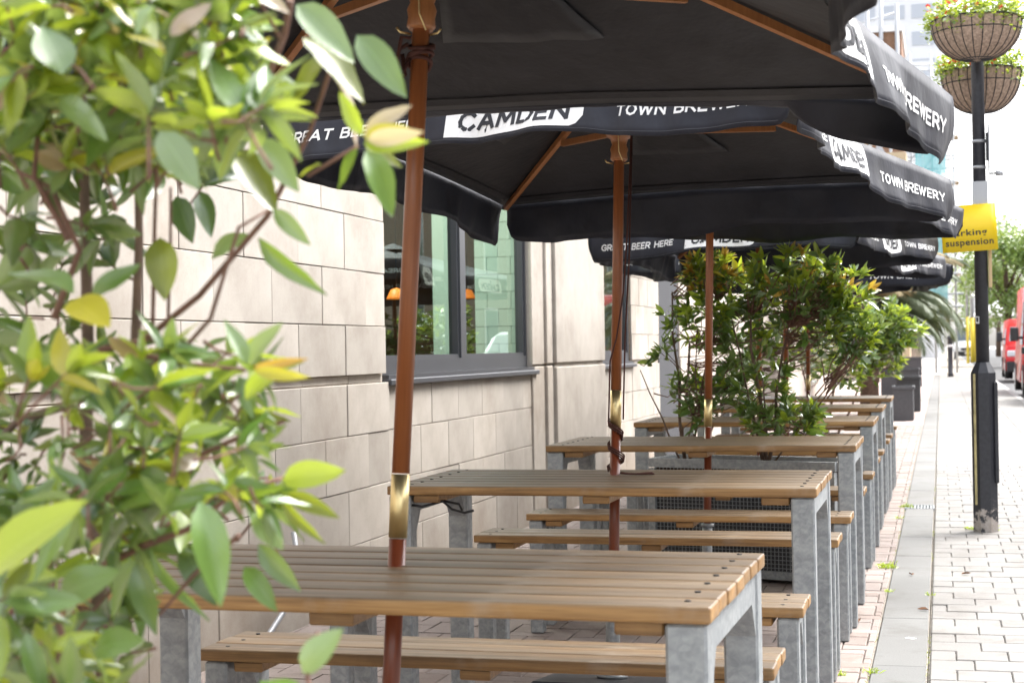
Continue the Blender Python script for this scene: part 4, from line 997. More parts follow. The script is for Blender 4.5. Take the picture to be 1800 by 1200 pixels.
# --- shrubs in the galvanised planter
def bush(name, label, loc, regions, stems, L, mats_fn, n, group=None, cap=298, seed=1, cat='shrub'):
    s = Shrub(name, label, cat, loc, group=group, cap=cap); r_ = random.Random(seed); base = Vector(loc)
    ends = []
    for _ in range(n):
        c, rad = r_.choices([(a, b) for a, b, _w in regions], [w for *_a, w in regions])[0]
        while True:
            q = Vector((r_.uniform(-1, 1), r_.uniform(-1, 1), r_.uniform(-1, 1)))
            if .25 < q.length < 1: break
        p = Vector((c[0]+q.x*rad[0], c[1]+q.y*rad[1], c[2]+q.z*rad[2])); d = Vector((q.x, q.y, q.z*.6+.7)).normalized()
        ends.append((p, d))
    for (a, b, r0) in stems:
        pts = [Vector(a).lerp(Vector(b), t) + Vector((r_.uniform(-.02, .02), r_.uniform(-.02, .02), 0))*(0 < t < 1) for t in (0, .25, .5, .75, 1)]
        s.twig(pts, r0, r0*.4, 6, True)
    stpts = [Vector(a).lerp(Vector(b), t) for a, b, _r in stems for t in (.25, .4, .55, .7, .85, 1)]
    for p, d in ends:
        q = min(stpts, key=lambda t: (t-p).length + max(0, t.z-p.z)*3 + r_.uniform(0, .16)); q = q + Vector((r_.uniform(-.012, .012), r_.uniform(-.012, .012), r_.uniform(-.05, .05)))
        mid = q.lerp(p, .55) + Vector((r_.uniform(-.03, .03), r_.uniform(-.03, .03), r_.uniform(-.04, .0)))
        s.twig([q, mid, p], .0035, .0015, 4)
        s.whorl(p, d, r_.randint(6, 10), L*r_.uniform(.8, 1.15), mats_fn(p, r_), (.5, 1.3), wr=(.75, 1.05))
        if r_.random() < .8:
            m2 = mid.lerp(p, .4); s.whorl(m2, d, 3, L, [D_, G_], (.9, 1.4))
    s.finish(); return s
pl = thing('galvanised_planter', 'low galvanised trough planter with mesh sides behind the third table', 'planter', (-.93, 8.25, 0), (0, 0, R(-17)))
PL, PD, PH = 1.0, .32, .60
bm = bmesh.new(); 
for sy in (-1, 1): box(bm, -PL/2, PL/2, sy*PD/2-.012, sy*PD/2+.012, PH-.045, PH); obj('bottom_rail', boxm(-PL/2, PL/2, sy*PD/2-.012, sy*PD/2+.012, .02, .06), GALV, pl)
for sx in (-1, 1): box(bm, sx*PL/2-.012, sx*PL/2+.012, -PD/2+.012, PD/2-.012, PH-.045, PH-.001)
obj('rim', bm, GALV, pl)
lm = bm_mesh('post', boxm(-.018, .018, -.018, .018, 0, PH-.05), GALV)
for sx in (-1, 1):
    for sy in (-1, 1): inst('post', lm, pl, (sx*(PL/2-.02), sy*(PD/2-.0), 0))
bm = bmesh.new(); x = -PL/2+.04
while x < PL/2-.03: box(bm, x-.0012, x+.0012, -PD/2-.004, -PD/2-.0015, .06, PH-.045); x += .02
z = .075
while z < PH-.05: box(bm, -PL/2+.03, PL/2-.03, -PD/2-.0015, -PD/2+.001, z-.0012, z+.0012); z += .02
tag(obj('wire_mesh', bm, GALV, pl), kind='stuff')
obj('liner', boxm(-PL/2+.03, PL/2-.03, -PD/2+.004, PD/2-.004, .05, PH-.06), plain('dark_liner', (.05, .052, .056), .8), pl)
obj('soil', boxm(-PL/2+.032, PL/2-.032, -PD/2+.006, PD/2-.006, PH-.055, PH-.035), SOIL, pl)
def mA(p, r_):
    if p.z > 1.45: return r_.choice(([O_, Y_, O_, L_], [O_, Y_, L_, G_], [L_, G_, G_, L_], [G_, L_, P_, G_]))
    if p.z > 1.2: return r_.choice(([L_, L_, G_, G_], [L_, G_, D_, G_], [G_, D_], [G_, P_, G_]))
    return r_.choice(([D_, G_, G_, D_], [P_, G_, G_], [L_, D_, G_, G_]))
def mB(p, r_):
    if p.z > 1.4: return r_.choice(([L_, L_, G_, G_], [L_, G_, P_, G_], [L_, L_, G_, P_], [G_, L_, G_], [O_, L_, G_, G_]))
    if p.z > 1.1: return r_.choice(([L_, G_, D_, G_], [G_, D_, P_], [L_, G_, D_]))
    return r_.choice(([G_, D_, G_], [L_, G_, D_], [G_, P_]))
def rg(px, py, Y, rx, rz, ry, w): p = at(px, py, Y=Y); return (p.x, p.y, p.z), (rx, ry, rz), w
bush('photinia_shrub', 'orange-tipped shrub on the left side of the galvanised planter', (-1.28, 8.33, .56),
     [rg(1245, 480, 8.3, .17, .10, .16, 6), rg(1235, 560, 8.3, .21, .14, .16, 5), rg(1225, 700, 8.3, .17, .14, .15, 4), rg(1168, 610, 8.3, .07, .07, .08, 1), rg(1300, 640, 8.35, .10, .22, .1, 4)],
     [((-1.28, 8.33, .55), (-1.33, 8.3, 1.45), .010), ((-1.27, 8.35, .55), (-1.10, 8.35, 1.45), .008), ((-1.29, 8.31, .55), (-1.50, 8.28, 1.05), .006), ((-1.25, 8.3, .55), (-1.2, 8.25, 1.2), .006)], .075, mA, 155, seed=5)
bush('photinia_shrub', 'taller dense green shrub on the right side of the galvanised planter', (-.86, 8.2, .56),
     [rg(1400, 480, 8.2, .27, .13, .2, 8), rg(1440, 560, 8.2, .20, .13, .18, 5), rg(1350, 550, 8.3, .14, .14, .15, 3), rg(1375, 740, 8.15, .22, .10, .16, 5), rg(1340, 680, 8.2, .14, .16, .12, 3), rg(1495, 500, 8.2, .10, .14, .12, 3), rg(1510, 590, 8.2, .12, .09, .12, 2)],
     [((-.86, 8.2, .55), (-.92, 8.2, 1.35), .012), ((-.85, 8.2, .55), (-.72, 8.18, 1.3), .010), ((-.87, 8.22, .55), (-1.02, 8.25, 1.3), .008), ((-.84, 8.2, .55), (-.55, 8.1, .95), .006), ((-.86, 8.2, .55), (-.86, 8.15, 1.0), .008)], .078, mB, 240, seed=9)
# --- charcoal planters beyond the tables with shrubs
def cplanter(label, x0, x1, y0, y1, h):
    t = thing('planter_box', label, 'planter', ((x0+x1)/2, (y0+y1)/2, 0), group='charcoal planter boxes beyond the tables')
    w, d = (x1-x0)/2, (y1-y0)/2
    bm = bmesh.new(); box(bm, -w, w, -d, d, 0, h-.05)
    for s in (-1, 1): box(bm, -w, w, s*d-.02, s*d+.02, h-.05, h); box(bm, s*w-.02, s*w+.02, -d+.02, d-.02, h-.05, h)
    bmesh.ops.bevel(bm, geom=bm.edges[:], offset=.004, segments=1, affect='EDGES'); obj('box', bm, GREY_PLANTER, t)
    obj('soil', boxm(-w+.03, w-.03, -d+.03, d-.03, h-.05, h-.03), SOIL, t)
cplanter('nearest charcoal planter box just past the last table', -.72, -.42, 25.2, 26.0, .52)
cplanter('low square charcoal planter directly behind the nearest charcoal one', -.75, -.36, 28.6, 29.6, .60)
cplanter('wide charcoal planter box under the palm', -1.2, -.45, 34, 35, .66)
cplanter('farthest charcoal planter box before the beige wall end', -1.3, -.52, 45, 46, .80)
def mC(p, r_): return r_.choice(([L_, G_, G_], [G_, D_, L_], [D_, G_], [P_, G_, D_], [L_, L_, G_]))
bush('photinia_shrub', 'bright green bushy shrub behind the farthest tables', (-1.1, 15.6, .0),
     [rg(1545, 600, 15.5, .36, .34, .3, 8), rg(1500, 560, 15.5, .25, .25, .3, 4), rg(1580, 570, 15.5, .22, .25, .3, 4), rg(1480, 640, 15.2, .3, .25, .3, 4)],
     [((-1.1, 15.6, 0), (-.9, 15.6, 1.2), .02), ((-1.1, 15.6, 0), (-.6, 15.6, 1.1), .015), ((-1.1, 15.6, 0), (-1.3, 15.5, 1.1), .015)], .10, mC, 260, seed=17)
cplanter('long charcoal planter holding the bushy shrub behind the farthest table', -1.75, -.95, 15.2, 16.0, .32)
bush('photinia_shrub', 'dark leafy shrub filling the gap against the wall behind the fifth table', (-1.9, 12.0, .0),
     [rg(1330, 620, 12, .25, .35, .25, 5), rg(1440, 600, 14.3, .35, .25, .3, 5)],
     [((-1.9, 12, 0), (-1.8, 12, 1.2), .02), ((-1.9, 12.0, 0), (-1.5, 12.8, 1.1), .015)], .09, mB, 110, cap=120, seed=27)
# --- palms
FRO = mat_leaf('palm_frond', (.028, .046, .014), (.055, .08, .026), (.05, .07, .03), .06, .6); FRO.node_tree.nodes['Principled BSDF'].inputs['Coat Weight'].default_value = .1; FRO.node_tree.nodes['Principled BSDF'].inputs['Specular IOR Level'].default_value = .3; FROD = plain('dry_frond', (.30, .24, .13), .8)
def palm(label, loc, h, nf, Lf, seed):
    t = thing('palm', label, 'palm tree', loc, group='palms among the planters'); r_ = random.Random(seed)
    bm = bmesh.new(); lathe(bm, [(.16, 0), (.15, h*.3), (.17, h*.31), (.14, h*.6), (.16, h*.62), (.13, h)], 12); obj('trunk', bm, STEM, t)
    for i in range(nf):
        az = i*2.4+r_.uniform(-.2, .2); el = r_.uniform(-.15, 1.1); bm = bmesh.new(); pts = []
        L = Lf*r_.uniform(.8, 1.1)
        for k in range(11):
            s = k/10; e = el - s*s*1.5
            if k == 0: p = Vector((0, 0, h))
            else: p = p + Vector((math.cos(az)*math.cos(e), math.sin(az)*math.cos(e), math.sin(e)))*L/10
            pts.append(p.copy())
        tube(bm, pts, [.014-.0012*k for k in range(11)], 5)
        side = Vector((-math.sin(az), math.cos(az), 0))
        for k in range(56):
            s = .12+.88*k/56; idx = s*10; i0 = min(9, int(idx)); p = pts[i0].lerp(pts[i0+1], idx-i0); d = (pts[i0+1]-pts[i0]).normalized()
            ll = L*.30*math.sin(math.pi*min(1, s*.9+.12))**.6
            for sg in (-1, 1):
                q = p + (side*sg*.75 + d*.55 + Vector((0, 0, -.25-.25*r_.random())))*ll; w = d*.016
                a, b_, c_ = bm.verts.new(p-w), bm.verts.new(p+w), bm.verts.new(q)
                m_ = bm.verts.new(p.lerp(q, .55)+Vector((0, 0, .02))+w*1.2); bm.faces.new((a, b_, m_, c_))
        obj('frond', bm, FRO if r_.random() < .85 else FROD, t)
palm('drooping palm over the charcoal planters at the right of the row', (-1.15, 27.4, 0), 1.75, 34, 1.75, 4)
palm('farther palm leaning toward the pavement near the bollard', (-1.0, 35.5, 0), 2.3, 28, 1.9, 6)

# ------------------------------------------------------------------ weeds
def weed(loc, n, L, lab, seed=1):
    r_ = random.Random(seed); bm = bmesh.new()
    for i in range(n):
        a = r_.uniform(0, 6.3); e = r_.uniform(.3, 1.3); l = L*r_.uniform(.4, 1); b = Vector((r_.gauss(0, L*.35), r_.gauss(0, L*.18), 0)); d = Vector((math.cos(a)*math.cos(e), math.sin(a)*math.cos(e), math.sin(e)))
        w = Vector((-math.sin(a), math.cos(a), 0))*.0028
        v = [bm.verts.new(b-w), bm.verts.new(b+w), bm.verts.new(b+d*l*.6+w*.8), bm.verts.new(b+d*l+Vector((0, 0, -.2*l)))]
        bm.faces.new(v)
    o = obj('grass_tuft', bm, LG[L_]); o.location = loc; tag(o, lab, 'weed', kind='stuff')
for i, (px, py, n, L, lab) in enumerate(((1593, 891, 60, .05, 'grass tuft left of the drain grate'), (1560, 998, 60, .06, 'grass tuft against the left edge of the channel'), (1532, 1182, 30, .04, 'small weed between the bricks at the bottom'), (1473, 1186, 24, .03, 'tiny weed by the last bench leg'),
                       (1735, 933, 120, .07, 'grass tuft round the foot of the lamp post'), (1562, 1040, 20, .03, 'thin weed in the brick joints'), (1634, 1046, 18, .03, 'thin weed along the right channel edge'), (1580, 911, 20, .04, 'sparse weed in front of the drain grate'), (1710, 930, 40, .05, 'weed left of the lamp post foot'))):
    p = at(px, py, z=.0); weed((p.x, p.y, 0), n, L, lab, i+2)
r_ = random.Random(5); bm = bmesh.new()
for i in range(900):
    y = r_.uniform(4.5, 14); x = r_.choice((-.268, -.066)) + r_.gauss(0, .004)
    if noise.noise(Vector((x*3, y*1.7, 0))) < .02: continue
    a = r_.uniform(0, 6.3); l = r_.uniform(.006, .018); w = Vector((-math.sin(a), math.cos(a), 0))*.002; b = Vector((x, y, -.006)); d = Vector((math.cos(a)*.7, math.sin(a)*.7, .7))
    bm.faces.new([bm.verts.new(b-w), bm.verts.new(b+w), bm.verts.new(b+d*l)])
tag(obj('moss', bm, LG[V_]), 'moss and tiny weeds growing along both edges of the drainage channel', 'moss', kind='stuff')

p = at(1601, 1121, z=0); o = obj('paper_scrap', boxm(-.012, .012, -.02, .02, .0005, .0012), WHT, None, (p.x, p.y, 0), (0, .0, .9)); tag(o, 'small white scrap of paper lying on the grey channel', 'litter')
for i, (px, py, lab) in enumerate(((1509, 1094, 'small dry brown leaf on the bricks beside the bench leg'), (1633, 1073, 'curled brown leaf at the right edge of the channel'), (1600, 1010, 'dry leaf lying on the grey channel stones'), (1690, 1010, 'brown leaf lying on the pale pavement in front of the lamp post'))):
    p = at(px, py, z=0); m_ = leaf_mesh('dead_leaf', .5, .2, -.1, .5, plain('dead_leaf', (.20, .09, .04), .8)); o = inst('dead_leaf', m_, None, (p.x, p.y, .004), (0, 0, i*1.7), (.05, .05, .05)); tag(o, lab, 'dead leaf')
# ------------------------------------------------------------------ lamp post with baskets and signs
LX, LY = .247, 10.44
lp = thing('lamp_post', 'black lamp post with chipped paint at its foot on the pavement', 'lamp post', (LX, LY, 0))
bm = bmesh.new(); seg = 8
def oct_prof(prof, seg=8, rot0=math.pi/8):
    bm = bmesh.new(); rings = [[bm.verts.new((r*math.cos(2*math.pi*k/seg+rot0), r*math.sin(2*math.pi*k/seg+rot0), z)) for k in range(seg)] for r, z in prof]
    for a, b in zip(rings, rings[1:]):
        for k in range(seg): bm.faces.new((a[k], a[(k+1) % seg], b[(k+1) % seg], b[k]))
    bm.faces.new(rings[0][::-1]); bm.faces.new(rings[-1]); return bm
obj('base', oct_prof([(.079, -.02), (.079, .975), (.045, 1.04)]), CHIP, lp)
bm = bmesh.new(); tube(bm, [(0, 0, 1.03), (0, 0, 4.6)], [.040, .037], 28); obj('shaft', bm, CHIP, lp)
obj('door_panel', bevelled(.058, .083, -.055, .012, .30, .92, .006), CHIP, lp)
obj('cable_strip', bevelled(-.062, -.048, -.0765, -.071, .17, .97, .002), DECAL, lp)
bm = bmesh.new(); tube(bm, [(0, 0, 4.6), (.05, 0, 4.75), (.5, 0, 4.85)], .02, 10); box(bm, .45, .85, -.08, .08, 4.82, 4.9); obj('lantern', bm, DARKM, lp)
for z in (2.39, 2.13+.10): 
    bm = bmesh.new(); tube(bm, [(0, 0, z), (0, 0, z+.018)], .041, 24); obj('strap', bm, SIGNGREY, lp)
bm = bmesh.new(); tube(bm, [(.0, .0, 3.3), (.0, .0, 3.32)], .041, 24); obj('strap', bm, SIGNGREY, lp)
sp_ = thing('side_sign', 'thin grey sign seen edge-on strapped to the right of the lamp post', 'sign', (LX+.055, LY, 2.2))
obj('plate', boxm(.0, .006, -.1, .12, .02, .29), SIGNGREY, sp_); obj('bracket', boxm(-.014, .0, -.02, .02, .08, .25), DARKM, sp_)
sn = thing('small_lamp', 'small round white fitting sticking out right of the lamp post', 'lamp', (LX+.075, LY, 2.20))
bm = bmesh.new(); tube(bm, [(-.02, 0, 0), (.02, 0, 0)], .006, 8); obj('arm', bm, DARKM, sn)
bm = bmesh.new(); tube(bm, [(.02, 0, 0), (.065, 0, 0)], .018, 14); obj('lens', bm, SIGNGREY, sn)
gp = thing('grey_sign_plate', 'plain rounded grey plate on the lamp post above the yellow sign', 'sign', (LX-.005, LY-.048, 1.9))
obj('plate', bevelled(-.04, .052, -.003, .003, .0, .25, .002), SIGNGREY, gp)
# yellow parking suspension sign
sg = thing('yellow_sign', 'bright yellow parking suspension notice tied to the lamp post', 'sign', (LX-.062, LY-.075, 1.72), (0, R(-3), R(6)))
bm = bmesh.new(); nx = 10
def curve(x): return -.012*math.cos(x*9)
vs = [[bm.verts.new((-.165+.33*i/nx, curve(-.165+.33*i/nx), z)) for i in range(nx+1)] for z in (0, .285)]
for i in range(nx): bm.faces.new((vs[0][i], vs[0][i+1], vs[1][i+1], vs[1][i])).smooth = True
so_ = obj('board', bm, YEL, sg); md = so_.modifiers.new('t', 'SOLIDIFY'); md.thickness = .004
def flat_text(s, x0, x1, z0, z1, y, parent, mat, name='lettering', bold=.014, aspect=True):
    me = text_mesh(s, bold, 0); bm = sliced(me, 12)
    for v in bm.verts:
        X = x0+(x1-x0)*v.co.x; Zz = z0+(z1-z0)*v.co.y; v.co = Vector((X, (curve(X) if y is None else y)-.0035, Zz))
    return obj(name, bm, mat, parent)
flat_text('Parking', -.125, .105, .085, .135, None, sg, BLK); flat_text('suspension', -.145, .14, .025, .075, None, sg, BLK)
ys = thing('wooden_sign_edge', 'narrow wooden-edged board behind the lamp post under the yellow sign', 'sign', (LX+.052, LY+.03, 1.50), (0, 0, 0))
obj('board', bevelled(-.008, .012, -.05, .05, .0, .30, .003), plain('plywood_edge', (.55, .40, .22), .7), ys)
stk = obj('sticker', boxm(-.012, .012, -.0015, .0015, -.022, .022), WHT, None, (LX-.028, LY-.034, 1.30), (0, 0, R(-32))); tag(stk, 'small white sticker on the left side of the lamp post shaft', 'sticker')
obj('print', boxm(-.006, .007, -.0025, -.0016, -.012, .016), BLK, stk)
def basket(label, c, r, h, seed, grp='hanging flower baskets on the lamp post'):
    t = thing('hanging_basket', label, 'flower basket', c, group=grp); r_ = random.Random(seed)
    bm = bmesh.new(); prof = [(r*.10, -h)]
    for i in range(1, 11):
        a = i/10*math.pi/2; prof.append((r*(.16+.84*math.sin(a)), -h*math.cos(a)**.9 if i < 10 else 0))
    lathe(bm, prof, 36); obj('liner', bm, COIR, t)
    bm = bmesh.new()
    for k in range(26):
        a = 2*math.pi*k/26; pts = [(p*math.cos(a)*1.012, p*math.sin(a)*1.012, z) for p, z in prof]; tube(bm, pts, .0026, 4, False)
    for rr_, z in ((r*1.012, 0), (r*.965, -h*.30), (r*.35, -h*.975)):
        tube(bm, [(rr_*math.cos(2*math.pi*k/40), rr_*math.sin(2*math.pi*k/40), z) for k in range(41)], .004, 5, False)
    obj('wire_cage', bm, WIRE, t)
    # plants
    for mi, cnt, nm in ((L_, 1300, 'foliage'), (P_, 900, 'foliage')):
        verts, faces = [], []
        for i in range(cnt):
            a = r_.uniform(0, 6.3); lob = 1.08+.14*noise.noise(Vector((math.cos(a)*2, math.sin(a)*2, seed))); rr_ = r*lob*1.12*math.sqrt(r_.random()); b = Vector((rr_*math.cos(a), rr_*math.sin(a), r_.uniform(-.01, .10+.05*noise.noise(Vector((a*2, 1, seed))))-(.11*r_.random()**1.5 if rr_ > r*1.02 else 0)))
            d = Vector((r_.uniform(-1, 1), r_.uniform(-1, 1), r_.uniform(-.3, 1))).normalized(); L = r_.uniform(.02, .035); s = d.cross(Vector((0, 0, 1))).normalized()*L*.45
            k = len(verts); verts += [b, b+d*L*.5+s, b+d*L, b+d*L*.5-s]; faces.append((k, k+1, k+2, k+3))
        me = bpy.data.meshes.new(nm); me.from_pydata(verts, [], faces); me.materials.append(LG[mi]); me.uv_layers.new(); tag(link(bpy.data.objects.new(nm, me), t), kind='stuff')
    for i in range(26):
        a = r_.uniform(2.0, 5.4); rr_ = r*r_.uniform(.5, 1.08); bm = bmesh.new(); fc = Vector((rr_*math.cos(a), rr_*math.sin(a), r_.uniform(.03, .15)))
        for k in range(7):
            aa = k*.9; d = Vector((math.cos(aa), math.sin(aa)*.4, math.sin(aa))); s = Vector((-math.sin(aa), 0, math.cos(aa)))*.007
            q = fc+d*.016*r_.uniform(.8, 1.5); bm.faces.new([bm.verts.new(fc), bm.verts.new((fc+q)/2+s), bm.verts.new(q), bm.verts.new((fc+q)/2-s)])
        obj('flower', bm, FLW, t)
FLW = plain('coral_petal', (.75, .09, .05), .6)
pu = at(1716, 38, Y=10.12); basket('upper round hanging basket on the near side of the lamp post', (pu.x, 10.10, pu.z), .262, .235, 3)
pd = at(1724, 126, Y=10.80); basket('lower round hanging basket behind the lamp post', (pd.x, 10.80, pd.z), .245, .265, 5)
bm = bmesh.new(); tube(bm, [(0, 0, 3.31), (0, -.12, 3.30), (0, -.34, 3.10)], .010, 8); tube(bm, [(0, 0, 2.92), (0, .12, 2.92), (0, .34, 2.78)], .010, 8); obj('basket_bracket', bm, DARKM, lp)
# bollard
p = at(1671, 662, z=0)
bo = thing('bollard', 'dark bollard standing on the far pavement beyond the planters', 'bollard', (p.x, p.y, 0))
bm = bmesh.new(); lathe(bm, [(.10, 0), (.10, .12), (.085, .13), (.085, 1.30), (.10, 1.31), (.10, 1.36), (.05, 1.42)], 16); obj('post', bm, DARKM, bo)
bm = bmesh.new(); lathe(bm, [(.102, 1.02), (.102, 1.10)], 16); obj('band', bm, WHT, bo)

# ------------------------------------------------------------------ parked vehicles
def vehicle(name, label, cat, x0, w, yf, L, H, paint, van=True, lower=None):
    """front faces the camera (-Y); x0 = left side"""
    t = thing(name, label, cat, (x0+w/2, yf, 0.0), group='vehicles parked along the kerb')
    hw = w/2; z0 = .22
    if van: prof = [(0, z0), (0, .78), (.10, 1.0), (.55, 1.15), (1.15, H*.86), (1.5, H*.98), (1.8, H), (L-.1, H), (L, H-.15), (L, z0)]
    else: prof = [(0, z0), (0, .62), (.10, .78), (.95, .95), (1.65, H*.95), (2.1, H), (L-1.1, H*.98), (L-.25, .98), (L, .9), (L, z0)]
    bm = bmesh.new(); n = len(prof)
    def wd(z): return hw*(1 if z < .95 else 1-.13*(z-.95)/(H-.95))
    A = [bm.verts.new((-wd(z), y, z)) for y, z in prof]; B = [bm.verts.new((wd(z), y, z)) for y, z in prof]
    for i in range(n): bm.faces.new((A[i], A[(i+1) % n], B[(i+1) % n], B[i]))
    bm.faces.new(A[::-1]); bm.faces.new(B); bmesh.ops.recalc_face_normals(bm, faces=bm.faces[:])
    bmesh.ops.bevel(bm, geom=bm.edges[:], offset=.05, segments=3, affect='EDGES'); 
    body = obj('body', bm, paint, t); smooth_mesh(body.data)
    (y1, z1), (y2, z2) = (prof[3], prof[4]); e = .012
    def sheet(pts, name, mat, th=.012):
        bm = bmesh.new(); bm.faces.new([bm.verts.new(p) for p in pts]); o = obj(name, bm, mat, t); m_ = o.modifiers.new('t', 'SOLIDIFY'); m_.thickness = th; m_.offset = 0; return o
    sheet([(-wd(z1)+.10, y1+.03, z1+.035), (wd(z1)-.10, y1+.03, z1+.035), (wd(z2)-.10, y2-.03, z2+.0), (-wd(z2)+.10, y2-.03, z2+.0)], 'windscreen', SCREEN)
    for s in (-1, 1):
        zz0, zz1 = (1.10, H*.84) if van else (.97, H*.92)
        sheet([(s*(wd(zz0)+.008), y1+.35, zz0), (s*(wd(zz0)+.008), y1+1.5, zz0), (s*(wd(zz1)+.008), y1+1.4, zz1), (s*(wd(zz1)+.008), y2+.15, zz1)], 'side_window', SCREEN)
        zl = .80 if van else .66
        obj('headlight', bevelled(s*hw-(.30 if s > 0 else -.04), s*hw-(.04 if s > 0 else -.30), -.03, .06, zl-.09, zl+.09, .02), LAMPG, t)
        zm = 1.32 if van else 1.0
        mo = obj('mirror', bevelled(s*(hw+.16)-.09, s*(hw+.16)+.09, y1+.25, y1+.38, zm-.14 if van else zm-.07, zm+.16 if van else zm+.07, .03, 2), BLK, t)
        obj('mirror_arm', boxm(min(s*(hw-.02), s*(hw+.08)), max(s*(hw-.02), s*(hw+.08)), y1+.29, y1+.34, zm-.1 if van else zm-.05, zm-.04 if van else zm-.01), BLK, mo)
        for yy_ in (.85, L-.85):
            bm = bmesh.new(); tube(bm, [(s*hw-s*.22, yy_, .33), (s*(hw+.01), yy_, .33)], .33, 24); wh = obj('wheel', bm, RUB, t)
            bm = bmesh.new(); tube(bm, [(s*(hw+.008), yy_, .33), (s*(hw+.02), yy_, .33)], .20, 16); obj('rim', bm, SILV, wh)
    obj('bumper', bevelled(-hw+.01, hw-.01, -.06, .09, z0+.0, .56, .04, 2), lower or BLK, t)
    obj('grille', bevelled(-hw*.55, hw*.55, -.025, .05, .62, .80 if van else .74, .01), BLK, t)
    obj('number_plate', boxm(-.26, .26, -.075, -.062, .38, .49), WHT, t)
    return t
vehicle('parked_van', 'tall red delivery van parked at the kerb with a big black mirror', 'van', 1.72, 1.95, 36.5, 5.4, 2.45, RED)
vehicle('parked_car', 'silver-white car at the right picture edge in front of the red van', 'car', 1.70, 1.8, 30.6, 4.3, 1.55, SILV, van=False)
vehicle('parked_car', 'red car parked farther along the kerb with its dark lower front', 'car', 1.95, 1.8, 53, 4.3, 1.9, RED, van=True)
vehicle('parked_van', 'white van far down the street beside the yellow poles', 'van', .9, 1.9, 118, 5, 2.6, WHT)

# ------------------------------------------------------------------ far background
sc_ = thing('scaffolding', 'grey tube scaffolding with pale blue debris netting at the end of the street', 'scaffolding', (-1.2, 66, 0))
NET = new_mat('blue_netting'); nm, nn, nb = NET
nb.inputs['Base Color'].default_value = (.18, .50, .55, 1); nb.inputs['Roughness'].default_value = .8
trn = N(nn, 'ShaderNodeBsdfTransparent'); mxx = N(nn, 'ShaderNodeMixShader'); mxx.inputs[0].default_value = .25
nn.links.new(nb.outputs[0], mxx.inputs[1]); nn.links.new(trn.outputs[0], mxx.inputs[2]); nn.links.new(mxx.outputs[0], nn.nodes['Material Output'].inputs[0]); NET = nm
TUBE = plain('scaffold_tube', (.42, .44, .46), .4, .5)
lev = [0, 2.1, 3.9, 5.7, 7.5, 9.3, 11.1]
std = bm_mesh('standard', (lambda b: (tube(b, [(0, 0, 0), (0, 0, 12.6)], .04, 8), b)[1])(bmesh.new()), TUBE)
for x in (-2.2, -1.4, -.6, .2, 1.0, 1.8):
    for y in (0, 1.3): inst('standard', std, sc_, (x, y, 0))
lg = bm_mesh('ledger', (lambda b: (tube(b, [(-2.5, 0, 0), (2.1, 0, 0)], .027, 8), b)[1])(bmesh.new()), TUBE)
for z in lev[1:]:
    for y in (0, 1.3):
        for dz in (0, .5, 1.0): inst('ledger', lg, sc_, (0, y-.05, z+dz))
    obj('deck', boxm(-2.4, 2.0, .05, 1.25, z-.08, z-.03), plain('deck_board', (.45, .35, .24), .8), sc_)
for i, (x0, x1) in enumerate(((-2.2, -.6), (-.6, 1.0), (.2, 1.8))):
    for z in lev[1:-1]:
        bm = bmesh.new(); tube(bm, [(x0, -.06, z), (x1, -.06, z+1.8)], .025, 6); obj('brace', bm, TUBE, sc_)
def cloth_sheet(x0, x1, z0, z1, y, seed):
    bm = bmesh.new(); nx, nz = 12, 14; vs = [[bm.verts.new((x0+(x1-x0)*i/nx, y+.12*noise.noise(Vector((i*.5, j*.4, seed))), z0+(z1-z0)*j/nz)) for i in range(nx+1)] for j in range(nz+1)]
    for j in range(nz):
        for i in range(nx): bm.faces.new((vs[j][i], vs[j][i+1], vs[j+1][i+1], vs[j+1][i])).smooth = True
    obj('netting', bm, NET, sc_)
cloth_sheet(.35, 1.5, 2.2, 9.2, -.12, 1); cloth_sheet(-.5, .3, 2.2, 4.2, -.1, 5); cloth_sheet(-2.4, -.5, 3.9, 5.6, -.14, 7)
bb = thing('beige_building', 'beige stone corner building behind the scaffolding', 'building', (-4.6, 58, 0))
BST = plain('beige_stone', (.50, .40, .26), .9, var=.15, scale=1.5)
obj('wall', boxm(-3, 3.55, 0, 8, 0, 7.8), BST, bb); obj('cornice', bevelled(-3.1, 3.75, -.2, 8, 6.2, 6.5, .05), BST, bb)
rf = bmesh.new(); strip_prism(rf, [(2.2, 6.51), (3.75, 6.51), (3.2, 7.2), (2.6, 8.2)], -.3, -.05, 'Y'); obj('gable', rf, SIGNGREY, bb)
for z in (1.0, 3.6):
    for x in (-1.6, .4, 2.2):
        w = obj('window', boxm(x-.55, x+.55, -.04, .02, z, z+1.5), WHT, bb); obj('pane', boxm(x-.48, x+.48, -.055, -.045, z+.07, z+1.43), SCREEN, w)
rbk = thing('brick_building', 'brown brick building with rooftop pipes rising above the parasol edge', 'building', (-5.4, 86, 0))
obj('wall', boxm(-4, 3.7, 0, 8, 0, 17.2), RB, rbk)
for x, h in ((2.0, 19.2), (2.7, 20), (3.5, 18.6), (1.2, 18.8)):
    bm = bmesh.new(); tube(bm, [(x, -.15, 12), (x, -.15, h)], .11, 10); obj('pipe', bm, SIGNGREY, rbk)
obj('coping', boxm(-4.1, 3.8, -.15, 8, 17.2, 17.5), WHT, rbk); bm = bmesh.new(); tube(bm, [(.6, 0, 17.5), (3.6, 0, 18.2)], .06, 6); tube(bm, [(.6, 0, 17.5), (.6, 0, 19)], .05, 6); obj('railing', bm, SIGNGREY, rbk)
